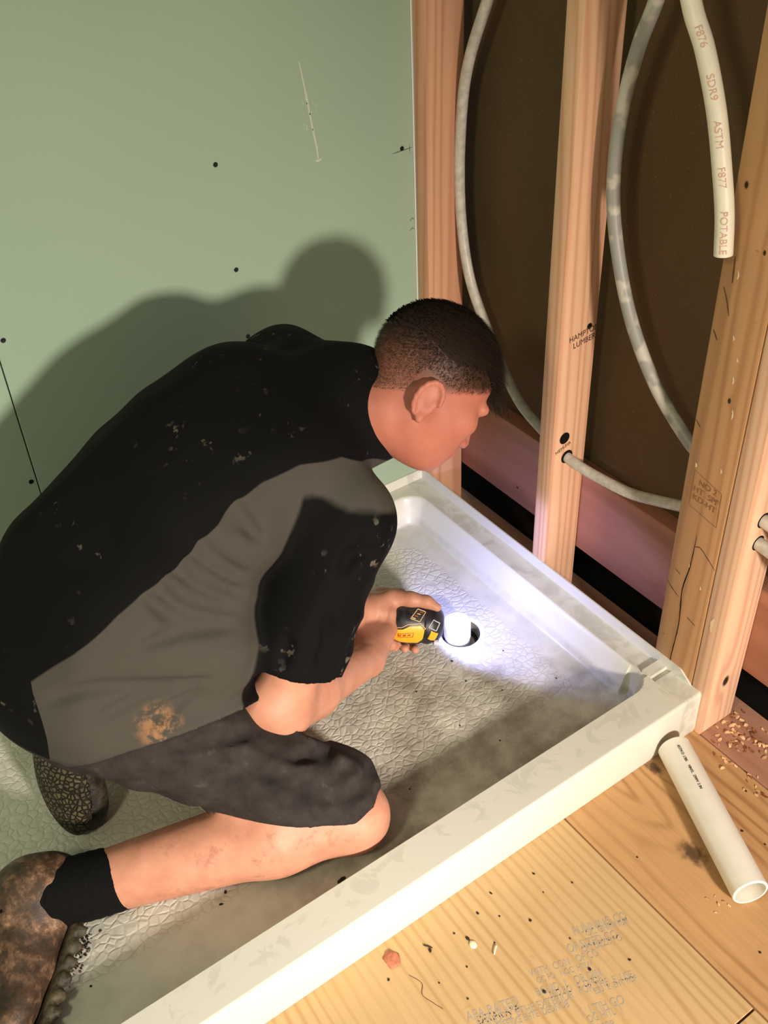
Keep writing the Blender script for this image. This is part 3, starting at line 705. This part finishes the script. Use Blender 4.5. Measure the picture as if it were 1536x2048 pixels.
# shaved sides: scalp tint above the hairline
su=posdot(t,HU,float(HU@HC)+.034); sf=posdot(t,HF,float(HF@HC)+.086)
nape=posdot(t,HU-.67*HF,float((HU-.67*HF)@HC)+.006)
hair=t.math('MULTIPLY',t.math('MULTIPLY',t.step(t.math('MULTIPLY_ADD',n1,.02,nape),.0,.022),t.step(sf,.006,-.006)),t.step(hd,.2,.16))
earkeep=t.step(t.dist(G,tuple(float(q) for q in hp(-.034,-.030,.082))),.030,.040); earkeep2=t.step(t.dist(G,tuple(float(q) for q in hp(-.034,-.030,-.082))),.030,.040)
hair=t.math('MULTIPLY',hair,t.math('MULTIPLY',earkeep,earkeep2)); st=t.noise(G,900,2)
c=t.mix(t.math('MULTIPLY',hair,t.math('MULTIPLY_ADD',st,.6,t.math('MULTIPLY_ADD',t.step(su,-.07,.02),.45,.25))),c,lin(62,42,28))
tp_=t.step(posdot(t,HU-.12*HF,float((HU-.12*HF)@HC)+.050*HK),-.006,.010); tp_=t.math('MULTIPLY',tp_,t.step(hd,.2,.16)); c=t.mix(t.math('MULTIPLY',t.math('MULTIPLY',tp_,t.step(sf,.004,-.004)),.93),c,lin(34,24,18))
# bruises and dirt on the shin
sh=t.math('MULTIPLY',t.step(t.dist(G,(.80,.62,.10)),.26,.10),t.step(t.noise(G,38,5,.7),.52,.70)); c=t.mix(t.math('MULTIPLY',sh,.45),c,lin(132,70,52))
t.color(c); t.b.inputs['Subsurface Weight'].default_value=.18; t.b.inputs['Subsurface Radius'].default_value=(.010,.004,.002); t.b.inputs['Subsurface Scale'].default_value=1.0
t.bump(n2,.12,.001); M['skin']=t.m
t=NT('shirt_cloth',.85,.15); G=t.pos()
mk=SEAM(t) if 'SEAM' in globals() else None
wv=t.noise(G,500,3); 
spn=t.n('ShaderNodeTexNoise'); spn.inputs['Scale'].default_value=62; spn.inputs['Detail'].default_value=3; t.l(t.pos((1,1,1)),spn.inputs['Vector'])
sm=t.math('MULTIPLY',t.step(spn.outputs['Fac'],.62,.70),t.step(t.noise(G,7,2),.50,.62))
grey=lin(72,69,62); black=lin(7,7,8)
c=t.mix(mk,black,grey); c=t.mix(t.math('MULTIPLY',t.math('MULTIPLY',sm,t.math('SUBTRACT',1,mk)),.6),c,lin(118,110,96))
c=t.mix(t.math('MULTIPLY',wv,.15),c,black); stn=t.step(t.dist(G,tuple(float(q) for q in V(0.8988,0.5839,0.4018))),.045,.015)
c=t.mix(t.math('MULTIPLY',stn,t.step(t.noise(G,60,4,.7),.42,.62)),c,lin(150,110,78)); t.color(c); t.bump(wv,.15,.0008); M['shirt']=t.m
t=NT('shorts_cloth',.85,.15); G=t.pos(); a=t.noise(G,26,5,.65); wv=t.noise(G,500,3); c=t.ramp(a,[(.35,lin(42,38,37)),(.62,lin(56,51,48)),(.75,lin(84,73,66))]); t.color(c); t.bump(wv,.2,.0008); M['shorts']=t.m
t=NT('boot_leather',.55,.4); G=t.pos(); a=t.noise(G,32,6,.7); c=t.ramp(a,[(.32,lin(34,26,20)),(.5,lin(70,52,38)),(.60,lin(112,84,64)),(.72,lin(168,136,110))]); t.color(c); t.bump(a,.6,.003); M['boot']=t.m
t=NT('boot_dark',.5,.4); G=t.pos(); a=t.noise(G,60,6,.7); c=t.ramp(a,[(.4,lin(20,17,13)),(.7,lin(62,54,36))]); t.color(c); t.bump(a,.7,.003); M['boot_dark']=t.m
t=NT('boot_sole',.6,.4); G=t.pos(); a=t.noise(G,60,6,.7); c=t.ramp(a,[(.4,lin(38,33,24)),(.7,lin(92,82,58))]); t.color(c); t.bump(a,.7,.003); M['sole']=t.m
t=NT('boot_tread',.6,.3); G=t.pos(); v_=t.n('ShaderNodeTexVoronoi',feature='DISTANCE_TO_EDGE'); v_.inputs['Scale'].default_value=110; t.l(G,v_.inputs['Vector']); e_=t.step(v_.outputs['Distance'],.02,.22)
c=t.mix(e_,lin(22,19,13),lin(84,76,54)); c=t.mix(t.math('MULTIPLY',t.step(t.noise(G,30,4,.7),.45,.65),.5),c,lin(26,22,16)); t.color(c); t.bump(e_,.9,.004); M['tread']=t.m
M['boot_trim']=plain('boot_welt',lin(120,104,88),.7,noise=.3,scale=60,bump=.3)
M['sock']=plain('black_sock',lin(10,10,11),.9,.15,noise=.4,scale=300,bump=.5)
t=NT('hair_dark',.55,.35); t.color(lin(38,27,20)); M['hair']=t.m
# ---------------- the kneeling man ----------------
def wr(X,Y,Z,fr,a,seed):
    """soft cloth creases"""
    s=0
    r=np.random.default_rng(seed)
    for i in range(5):
        k=r.normal(size=3); k/=np.linalg.norm(k); k*=fr*(.7+.9*r.random()); s=s+np.sin(X*k[0]+Y*k[1]+Z*k[2]+r.random()*6.28+1.3*np.sin(X*k[1]*.6+Z*k[0]*.6))
    return s/5*a
def meshf(name,F,mat,parent=None,smooth=180,it=2):
    v,q=surface_nets(F)
    # light Laplacian smoothing
    if it:
        e=np.concatenate([q[:,[0,1]],q[:,[1,2]],q[:,[2,3]],q[:,[3,0]]]); n=len(v)
        for _ in range(it):
            s=np.zeros((n,3)); cnt=np.zeros(n); np.add.at(s,e[:,0],v[e[:,1]]); np.add.at(s,e[:,1],v[e[:,0]]); np.add.at(cnt,e[:,0],1); np.add.at(cnt,e[:,1],1)
            v=v*.5+.5*s/cnt[:,None]
    me=bpy.data.meshes.new(name); me.vertices.add(len(v)); me.vertices.foreach_set('co',v.astype(np.float32).ravel())
    me.loops.add(len(q)*4); me.loops.foreach_set('vertex_index',q.astype(np.int32).ravel()); me.polygons.add(len(q)); me.polygons.foreach_set('loop_start',np.arange(0,len(q)*4,4,dtype=np.int32))
    me.update(calc_edges=True); me.validate()
    o=link(name,me,mat,None,180)
    if parent: o.parent=parent
    return o,v
CR_SHIRT= [[(0.77, 0.54, 0.656), (0.754, 0.554, 0.618), (0.715, 0.552, 0.568)], [(0.792, 0.538, 0.629), (0.77, 0.549, 0.59), (0.721, 0.547, 0.535)], [(0.821, 0.528, 0.607), (0.798, 0.547, 0.568), (0.739, 0.557, 0.518)], [(0.853, 0.526, 0.585), (0.82, 0.555, 0.542), (0.753, 0.568, 0.503)], [(0.88, 0.549, 0.529), (0.825, 0.56, 0.53), (0.77, 0.568, 0.514)], [(1.022, 0.503, 0.469), (0.966, 0.534, 0.483), (0.893, 0.561, 0.464), (0.814, 0.587, 0.447)], [(0.968, 0.55, 0.436), (0.902, 0.56, 0.447), (0.836, 0.581, 0.447)], [(0.947, 0.568, 0.398), (0.884, 0.573, 0.412), (0.828, 0.583, 0.43)], [(0.71, 0.537, 0.695), (0.704, 0.55, 0.669), (0.688, 0.558, 0.629)], [(0.724, 0.54, 0.687), (0.721, 0.551, 0.662)], [(0.655, 0.631, 0.42), (0.633, 0.63, 0.442), (0.627, 0.621, 0.485)], [(0.702, 0.606, 0.429), (0.686, 0.601, 0.458)], [(0.545, 0.615, 0.596), (0.545, 0.618, 0.568)], [(0.589, 0.613, 0.552), (0.572, 0.614, 0.574), (0.55, 0.618, 0.574)]]
CR_SHORTS= [[(0.769, 0.621, 0.314), (0.724, 0.66, 0.282), (0.649, 0.651, 0.238)], [(0.769, 0.682, 0.274), (0.721, 0.709, 0.253), (0.649, 0.693, 0.235)], [(0.754, 0.708, 0.258), (0.697, 0.727, 0.229), (0.643, 0.723, 0.213), (0.615, 0.693, 0.206)], [(0.823, 0.62, 0.326), (0.787, 0.655, 0.289), (0.739, 0.687, 0.274)], [(0.904, 0.594, 0.336), (0.856, 0.63, 0.3), (0.805, 0.65, 0.291)], [(0.662, 0.651, 0.248), (0.696, 0.688, 0.26)], [(0.889, 0.591, 0.351), (0.829, 0.605, 0.341), (0.776, 0.607, 0.325)], [(0.793, 0.61, 0.329), (0.741, 0.603, 0.307)]]
def creases(F,L,r=.0075,k=.014):
    for P_ in L:
        P_=smooth_path(P_,4) if len(P_)>2 else [np.array(q) for q in P_]; n=len(P_)
        for i in range(n-1):
            w0,w1=[.45+.75*math.sin(math.pi*(j+.5)/n) for j in (i,i+1)]
            F.add(Cone(P_[i],P_[i+1],r*w0,r*w1),k*.8,sub=True)
body,bv=meshf('person',body_field(),M['skin'],it=1)
tag(body,'kneeling man in black and grey shirt and dark shorts bent over the drain','person')
# shirt
F=shirt_field()
X,Y,Z=F.x[:,None,None],F.y[None,:,None],F.z[None,None,:]
def ridge(v): return 1-np.abs(np.sin(v))**.7*1.6
# side folds fanning out from under the arm, finer ones at the waist
dd=np.sqrt((X-.60)**2+(Y-.5)**2+(Z-.40)**2); ang=np.arctan2(Z-.40+.25*(X-.60),X-.60)
fan=np.clip(1-dd/.36,0,1)*ridge(ang*8+dd*9+.6*np.sin(X*30))*.006*np.clip((Y-.42)/.05,0,1)
wst=np.exp(-(((X-.95)/.14)**2+((Z-.33)/.05)**2))*ridge((Z+.22*X)*62+1.2*np.sin(X*26))*.0075
slv=np.exp(-(((X-.60)/.09)**2+((Y-.58)/.12)**2+((Z-.42)/.13)**2))*ridge((X*.5+Z-.4*Y)*48+1.5*np.sin(X*30+Y*20))*.005
F.f=(F.f-wr(X,Y,Z,26,.006,3)-wr(X,Y,Z,55,.003,4)-fan-wst).astype(np.float32)
cut_sleeves(F,wr(X,Y,Z,34,.005,8)+slv)
creases(F,CR_SHIRT)
cut_plane(F,V(0.9590,0.5343,0.3399),.3*R0+.95*R1,lambda x,y,z:x>.72+0*y*z)
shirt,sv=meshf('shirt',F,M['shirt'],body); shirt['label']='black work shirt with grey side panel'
# shorts
F=shorts_field()
X,Y,Z=F.x[:,None,None],F.y[None,:,None],F.z[None,None,:]
kf=np.exp(-(((X-.70)/.12)**2+((Y-.62)/.15)**2))*ridge((X*.75-Z*.5+Y*.35)*55+1.8*np.sin(X*25+Y*14))*.0075
th=np.exp(-(((X-.84)/.10)**2+((Y-.56)/.12)**2))*ridge((Z+.45*X)*48+1.4*np.sin(X*18-Z*12))*.0075
F.f=(F.f-wr(X,Y,Z,34,.006,11)-wr(X,Y,Z,75,.003,12)-kf-th).astype(np.float32)
creases(F,CR_SHORTS,.008,.014)
cut_plane(F,V(0.6622,0.6806,0.1400),V(-.30,.45,-.85),lambda x,y,z:(x<.84)&(y>.45)&(z>-1))
cut_plane(F,V(0.7278,0.6470,0.1409),-.1*R0+.995*R1,lambda x,y,z:(x<.86)&(y>.40)&(z>-1))
F.add(Cone(J['nkn']+V(.02,-.01,.02),J['nkn']+V(-.02,.0,-.02),.062,.062),.002,sub=True)
meshf('shorts',F,M['shorts'],body)[0]['label']='dirty charcoal work shorts'
# near sock and boots
def small_field(c,r,st=.004): return Field(axis(c[0]-r,c[0]+r,st),axis(c[1]-r,c[1]+r,st),axis(c[2]-r,c[2]+r,st))
F=small_field(J['nan'],.13); sd_=(J['nkn']-J['nan'])/np.linalg.norm(J['nkn']-J['nan'])
F.add(Cone(J['nan']+V(.05,-.01,.01),J['nan']+sd_*.050,.053,.0515),.01); cut_plane(F,J['nan']+sd_*.052,sd_-.25*V(0,1,0))
X,Y,Z=F.x[:,None,None],F.y[None,:,None],F.z[None,None,:]; F.f=(F.f-np.sin((X*.9-Y*.3)*420)*.0009-wr(X,Y,Z,90,.0015,5)).astype(np.float32)
meshf('sock',F,M['sock'],body)[0]['label']='black sock'
def make_boot(name,ank,toe,up,leg,mat,label,solemat,rnd=False):
    F,g,MM=boot_field(ank,toe,up,leg); X,Y,Z=F.x[:,None,None],F.y[None,:,None],F.z[None,None,:]; F.f=(F.f-wr(X,Y,Z,70,.003,21)-wr(X,Y,Z,190,.0012,22)).astype(np.float32)
    F.f=np.maximum(F.f,(.0375-Z).astype(np.float32)+0*F.f)
    o,_=meshf(name,F,mat,body,it=1); o['label']=label
    F2=Field(F.x,F.y,F.z)
    for q in sole_prims(g,MM,rnd): F2.add(q,.003 if not rnd else .01)
    F2.f=np.maximum(F2.f,(.0375-F2.z[None,None,:]).astype(np.float32)+0*F2.f)
    so,_=meshf('sole',F2,solemat,o,it=1); so['label']='lugged dark sole'
    return o,g
bo,g=make_boot('boot',J['nan']+V(.080,-.03,.012),V(1.315,.705,.075),(.60,-.45,.60),(-.5,.15,.0),M['boot'],'muddy brown work boot lying on its side',M['sole'])
for k,(p_,q_) in enumerate((((.00,.040,.030),(.10,.012,.034)),((.02,-.030,.052),(.20,-.040,.047)),((-.02,.02,.05),(.03,-.03,.055)))):
    tube('seam_piping',[g(*p_),g(*[(a+b)/2+.002 for a,b in zip(p_,q_)]),g(*q_)],.0022,M['boot_trim'],bo,seg=8)
for i in range(5):
    a=.02+i*.022; tube('lace',[g(a,.040-.1*a,-.022),g(a+.006,.052-.16*a,0),g(a+.012,.040-.1*a,.022)],.0024,M['sock'],bo,seg=8)
make_boot('boot',(.958,.300,.235),(.978,.362,.05),(-.75,-.65,.15),(-1,0,-.1),M['boot_dark'],'dark boot standing on its toe with the tread facing out',M['tread'],True)
# hair
hv=bv[np.linalg.norm(bv-HC,axis=1)<.17]; L_=(hv-HC)/HK; lf,lu,ls=L_@HF,L_@HU,L_@HS
strv=[];strf=[]
def strand(p,n,d,ln,w,curl=.3):
    side=np.cross(n,d); side/=np.linalg.norm(side)+1e-9; b=len(strv); q=p.copy(); dr=d.copy()
    for k in range(4):
        ww=w*(1-k/3.6); strv.append(q-side*ww); strv.append(q+side*ww)
        dr=dr+(-HU*.0+HF*.25-n*curl)*.33; dr/=np.linalg.norm(dr); q=q+dr*ln/3
    for k in range(3): strf.append((b+2*k,b+2*k+1,b+2*k+3,b+2*k+2))
ctr=HC+(HF*-.012+HU*.02)*HK
nape_=(lu-.67*lf)
reg=(nape_>.004)&(lf<.088)&(~((np.abs(lf+.030)<.026)&(lu<.008)&(lu>-.06)))
top=reg&(lu-.12*lf>.050+.007*np.sin(lf*60+1))
idt=np.nonzero(top)[0]; ids=np.nonzero(reg&~top)[0]
for i in RNG.choice(idt,20000,replace=True):
    n=hv[i]-ctr; n/=np.linalg.norm(n); d=HF*.9+n*.42+HS*RNG.normal()*.25+HU*RNG.normal()*.1; d/=np.linalg.norm(d)
    strand(hv[i]+RNG.normal(size=3)*.001+n*.004*RNG.random(),n,d,.014+.016*RNG.random(),.0007,.62)
for i in RNG.choice(ids,15000,replace=True):
    n=hv[i]-ctr; n/=np.linalg.norm(n); k=np.clip((lu[i]+.02)/.08,0,1); 
    if RNG.random()>.5+.5*k: continue
    d=n*.6-HU*.5-HF*.2+RNG.normal(size=3)*.2; d/=np.linalg.norm(d); strand(hv[i],n,d,.003+.006*k,.00028,.5)
for i in range(110):   # forelock falling over the forehead
    s0=RNG.uniform(-.03,.055); p_=hp(.083,.058,s0); n=HF*.8+HU*.5; n/=np.linalg.norm(n); d=HF*.75-HU*.55+HS*RNG.normal()*.12; d/=np.linalg.norm(d); strand(p_,n,d,.040+.014*RNG.random(),.0012,.12)
hair=mesh('hair',strv,strf,M['hair'],None,180); hair.parent=body; hair['label']='short dark hair, longer on top'
# ---------------- power tool ----------------
t=NT('tool_black',.42,.5); n=t.noise(t.pos(),40,4,.6); t.color(t.ramp(n,[(.4,lin(24,24,27)),(.75,lin(62,62,66))])); M['tblack']=t.m
M['yellow']=plain('tool_yellow',lin(246,178,40),.45,.5,noise=.05,scale=60); M['tan']=plain('tool_outline',lin(212,186,140),.5); M['silver']=plain('tool_grey_outline',lin(200,200,214),.4); M['orange']=plain('tool_orange_ink',lin(176,86,22),.5); M['redink']=plain('tool_red_ink',lin(170,30,20),.5)
tool=empty('power_tool',tuple((TF+TR)/2)); tag(tool,'black and yellow cordless power tool held in both hands, nose at the drain','power tool')
PROF=[(-.006,.012),(-.006,.024),(-.002,.030),(.004,.034),(.012,.038),(.020,.0415),(.030,.0405),(.034,.0400),(.038,.0430),(.060,.0435),(.080,.0425),(.092,.038),(.100,.029),(.108,.025),(.168,.025),(.178,.031),(.190,.0335),(.205,.032),(.212,.022)]
lathe('body',PROF,tuple(TF),tuple(TA),M['tblack'],tool,64)
LM=frame(TA,(.1,.2,1))
def prad(a):
    A_=[q[0] for q in PROF[2:]]; return float(np.interp(a,A_,[q[1] for q in PROF[2:]]))
# angle measured from the camera side towards the top
TC=-R2-(-R2@TA)*TA; TC/=np.linalg.norm(TC); TT=np.cross(TA,TC); 
if TT@(-R1)<0: TT=-TT
def sp(a,th,lift): th=math.radians(th); return TF+TA*a+(TC*math.cos(th)+TT*math.sin(th))*(prad(a)+lift)
def patch(name,poly,mat,lift=.0012,parent=tool,label=None):
    """rounded plate on the tool body; poly in (distance, angle)"""
    bm=bmesh.new(); pts=[]
    for i,(a,th) in enumerate(poly):
        b=poly[(i+1)%len(poly)]
        for k in range(5): pts.append((a+(b[0]-a)*k/5,th+(b[1]-th)*k/5))
    ca=sum(q[0] for q in pts)/len(pts); ct=sum(q[1] for q in pts)/len(pts)
    vs=[];fs=[];n=len(pts); rings=8
    for r in range(rings+1):
        s=1-r/rings
        for a,th in pts: vs.append(sp(ca+(a-ca)*s,ct+(th-ct)*s,lift if r else lift-.0004))
    for r in range(rings):
        for k in range(n): fs.append((r*n+k,r*n+(k+1)%n,(r+1)*n+(k+1)%n,(r+1)*n+k))
    for k in range(n): vs.append(sp(*pts[k],-.001))
    b0=(rings+1)*n
    for k in range(n): fs.append((b0+k,b0+(k+1)%n,(k+1)%n,k))
    bm.free(); o=mesh(name,vs,fs,mat,None,50); o.parent=parent; o.location=-parent.location
    if parent is not tool: o.location=-tool.location-parent.location if False else -Vector(parent.matrix_basis.translation)*0
    if label: o['label']=label
    return o
def outline(name,poly,mat,w=.0009,parent=tool,label=None):
    P=[sp(a,th,.0006) for (a,th) in [ (poly[i][0]+(poly[(i+1)%len(poly)][0]-poly[i][0])*k/4, poly[i][1]+(poly[(i+1)%len(poly)][1]-poly[i][1])*k/4) for i in range(len(poly)) for k in range(4)]]; P.append(P[0])
    o,_=tube(name,P,w,mat,None,seg=8,n=2); o.parent=parent; o.location=-parent.location
    if label: o['label']=label
    return o
patch('side_panel',[(.036,-12),(.046,-2),(.066,-6),(.078,-16),(.094,-22),(.104,-40),(.098,-62),(.070,-64),(.044,-58),(.036,-40)],M['yellow'],.0016,label='yellow side panel')
patch('nose_panel',[(.006,-24),(.022,-14),(.026,-40),(.010,-52)],M['yellow'],.0012,label='small yellow panel at the nose')
outline('panel_edge',[(.034,-10),(.046,4),(.070,-2),(.082,-12),(.100,-18),(.110,-42)],M['tan'])
outline('rating_plate',[(.036,36),(.052,42),(.066,14),(.048,8)],M['tan'],.0009,label='gold outlined black plate on top')
for k in range(4): patch('plate_marking',[(.041+.005*k,34-6*k),(.048+.005*k,36-6*k),(.049+.005*k,33.5-6*k),(.042+.005*k,31.5-6*k)],M['tan'] if k%2 else M['orange'],.0006)
outline('nose_window',[(.006,10),(.020,16),(.028,-4),(.012,-14)],M['silver'],.0010,label='grey outlined window at the nose')
patch('badge',[(.056,-20),(.088,-30),(.086,-44),(.056,-36)],M['orange'],.0019,label='dark orange marking on the yellow panel')
patch('badge',[(.058,-22.5),(.086,-32),(.0845,-41),(.058,-34)],M['yellow'],.0022)
for k in range(3): patch('badge_mark',[(.062+.009*k,-26-3*k),(.068+.009*k,-28-3*k),(.068+.009*k,-33-3*k),(.062+.009*k,-31-3*k)],M['redink'] if k==1 else M['orange'],.0026)
for a in (.046,.050,.054): patch('vent_slot',[(a+.018,28),(a+.0205,28),(a+.0205,2),(a+.018,2)],M['screw'],.0004)
LP=sp(.004,-66,.004); LQ=TF-TA*.020+V(0,0,.068)
lathe('lamp_housing',[(0,.0055),(.004,.0065),(.010,.0065),(.011,.0045)],tuple(LP+TA*.006),tuple(-TA),M['silver'],tool,24)['label']='small clear housing of the work light'
e=NT('lamp_lens',.2); e.b.inputs['Emission Color'].default_value=(.80,.82,1,1); e.b.inputs['Emission Strength'].default_value=6; e.color((.9,.9,1,1))
lathe('lamp_lens',[(0,.0042),(.0008,.0036)],tuple(LP-TA*.0052),tuple(-TA),e.m,tool,20)
sl=bpy.data.lights.new('tool_light','SPOT'); sl.energy=SPOT_W; sl.color=(.40,.42,1.0); sl.spot_size=math.radians(130); sl.spot_blend=.3; sl.shadow_soft_size=.012
so=bpy.data.objects.new('tool_light',sl); COL.objects.link(so); look(so,LQ,LQ+V(-.24,-.02,-.17)); so.parent=tool; so.location=Vector(LQ)-tool.location
# ---------------- litter ----------------
M['chip']=plain('fresh_wood_chip',lin(232,186,140),.8,noise=.2,scale=200); M['chip_dark']=plain('brown_wood_chip',lin(150,88,54),.85,noise=.25,scale=200)
M['crumb']=plain('dark_crumb',lin(36,28,22),.9); M['redchip']=plain('reddish_bark',lin(178,110,80),.8,noise=.3,scale=150); M['paste']=plain('dried_white_blob',lin(232,222,190),.6)
def shaving(x,y,z,s,mat,k):
    vs=[];fs=[];a=random.uniform(0,6.28); n=6; cu=random.uniform(-1,1)
    for i in range(n):
        t=i/(n-1)-.5; w=s*.28*(1-abs(t)*1.2+.15*random.random()); px=t*s; pz=s*.28*cu*math.sin((t+.5)*math.pi)+s*.16
        for sgn in (-1,1): vs.append((x+px*math.cos(a)-sgn*w*math.sin(a),y+px*math.sin(a)+sgn*w*math.cos(a),max(z+.0004,z+pz+.0006*sgn)))
    m=len(vs)
    vs+= [(q[0],q[1],q[2]-.0005) for q in vs[:m]]
    for i in range(n-1):
        b=2*i; fs.append((b,b+1,b+3,b+2)); fs.append((m+b,m+b+2,m+b+3,m+b+1)); fs.append((b,b+2,m+b+2,m+b)); fs.append((b+1,m+b+1,m+b+3,b+3))
    fs.append((0,m,m+1,1)); b=2*(n-1); fs.append((b,b+1,m+b+1,m+b))
    o=mesh('wood_shaving',vs,fs,mat,None,60,origin=(x,y,z)); return o
for i in range(110):
    if i<80: x=random.gauss(-.066,.024); y=random.gauss(.915,.035)
    else: x=random.gauss(.004,.010); y=random.uniform(.90,1.10)
    x=max(-.122,min(.03,x)); y=max(.872,y)
    if x>-.0 and y<.9: continue
    if y<.868: continue
    o=shaving(x,y,.0005,random.uniform(.004,.012),M['chip'] if i%3 else M['chip_dark'],i)
    tag(o,'small wood shaving lying at the foot of the knotty stud' if i<80 else 'small wood shaving lying along the floor crack beside the plastic pipe','wood shaving','wood shavings on the floor by the wall')
for (x,y) in ((.232,1.105),(.238,1.118),(.226,1.13),(.245,1.10),(.228,1.120),(.252,1.125)):
    o=shaving(x,y,.0003,.006,M['chip'],0); tag(o,'tiny pale shaving on the plywood by the open pipe end','wood shaving','pale shavings by the pipe end')
def crumb(name,x,y,z,s,mat,el=1.0,flat=.5):
    bm=bmesh.new(); bmesh.ops.create_icosphere(bm,subdivisions=2,radius=s); a=random.uniform(0,3.14)
    for v in bm.verts:
        k=1+.35*(random.random()-.5); X,Y,Z=v.co*k; X*=el; v.co=Vector((X*math.cos(a)-Y*math.sin(a),X*math.sin(a)+Y*math.cos(a),Z*flat+s*flat*.8))
    bmesh.ops.translate(bm,verts=bm.verts,vec=(x,y,z)); return from_bm(name,bm,mat,None,180,origin=(x,y,z))
def ph(x,y): return float(pan_h(np.array([x]),np.array([y]))[0])
for (x,y,s,e_) in ((.270,.460,.0022,1.2),(.375,.483,.0018,1),(.431,.389,.0022,1.5),(.281,.519,.0018,1),(.880,.646,.0022,1.6),(.896,.661,.0018,2.2),(.323,.672,.0016,1),(.137,.620,.0016,1),(.52,.66,.0016,1),(.60,.70,.0016,1.5),(.24,.58,.0014,1),(.17,.50,.0014,1),(.36,.60,.0015,1),(1.12,.665,.002,1),(.70,.45,.0016,1)):
    tag(crumb('dirt_crumb',x,y,ph(x,y),s,M['crumb'],e_),'tiny dark crumb on the white shower pan floor','crumb','dark crumbs on the pan floor')
tag(crumb('dirt_crumb',.717,.742,ph(.717,.742),.0042,M['crumb'],2.0),'larger black crumb at the inner edge of the curb near the knee','crumb')
for i in range(70):
    x=1.105+random.gauss(0,.012)+random.uniform(-.02,.03); y=.600+(x-1.105)*.9+random.gauss(0,.008)
    tag(crumb('mud_crumb',x,y,ph(x,y),random.uniform(.0008,.0022),M['crumb'] if i%2 else M['boot'],1.3),'tiny crumb of mud shed beside the muddy boot sole','crumb','mud crumbs beside the boot')
fc=[(.600,.925,.0026,1.6),(.56,.90,.0020,1.3),(.612,.905,.0018,1),(.66,.905,.0022,1.8),(.535,.925,.0016,1),(.50,.96,.0024,1),(.44,.90,.0018,1.5),(.47,1.02,.0014,1),(.40,.95,.0016,1),(.56,1.06,.0026,1),(.48,1.075,.0026,1),(.63,.96,.0016,1),(.66,1.0,.0016,1),(.52,.885,.0016,2),(.45,.935,.0012,1),(.28,.98,.0016,1),(.25,1.21,.0020,1),(.10,1.05,.0022,1),(.09,1.09,.0016,1),(.03,1.00,.0018,1),(.68,.955,.0014,1),(.74,.905,.0018,1.4),(.57,.955,.0014,1),(.42,1.10,.0018,1.3)]
for (x,y,s,e_) in fc: tag(crumb('dirt_crumb',x,y,0,s,M['crumb'],e_),'tiny dark crumb on the bare plywood floor','crumb','dark crumbs on the plywood')
tag(crumb('wood_chip',.717,.881,0,.0125,M['redchip'],1.3,.12),'flat reddish chip on the plywood next to the curb','wood chip')
tag(crumb('paste_blob',.600,.930+.008,0,.0062,M['paste'],1.2,.3),'small white blob on the plywood','blob')
o,_=tube('staple',[(.572,.962,.0005),(.573,.962,.003),(.582,.969,.003),(.583,.969,.0005)],.0011,M['pvc_cut'],None,seg=8,origin=(.577,.965,0)); tag(o,'tiny pale staple shaped scrap on the plywood','staple')
o,_=tube('thread',[(.71,.918,.0006),(.702,.94,.0008),(.712,.955,.0008),(.706,.975,.0008),(.70,.99,.0006)],.0004,M['brown_ink'],None,seg=6,origin=(.70,.95,0)); tag(o,'thin brown thread lying on the plywood','thread')
o,_=tube('wood_sliver',[(.663,.892,.001),(.658,.899,.0016),(.655,.904,.001)],.0011,M['crumb'],None,seg=6,origin=(.66,.9,0)); tag(o,'dark thin sliver on the plywood at the foot of the curb','sliver')
# ink stamp on the plywood
fl=[o for o in COL.objects if o.name.startswith('floor')][0]
sx_=Vector((-.95,.32,0)).normalized(); sy_=Vector((-.32,-.95,0)).normalized()
rows=[(.415,1.030,'RUNNING CO',.020),(.445,1.045,'OF SIZED CO',.020),(.505,1.045,'WITH  CON   OF CO',.017),(.52,1.072,'BOND  1   OR DIN',.018),(.640,1.035,'APA RATED',.022),(.600,1.065,'BONDED  ETHE EXTERIOR',.018),(.475,1.105,'FOR THE  E  USE',.017),(.505,1.128,'1  LTIH GO',.020),(.530,1.150,'PS 1  PRP',.016),(.640,1.090,'STURD I FLOOR',.018),(.61,1.125,'23 32  INCH',.018),(.72,1.040,'EXPOSURE 1',.020)]
for x,y,tx,sz in rows+[(x+random.uniform(-.012,.012),y+.011,tx[::-1],sz*.8) for x,y,tx,sz in rows]:
    text('ink_stamp',tx,sz,basis((x,y,.0003),sx_,sy_),M['blue_ink'],fl,.00005,sx=.72)
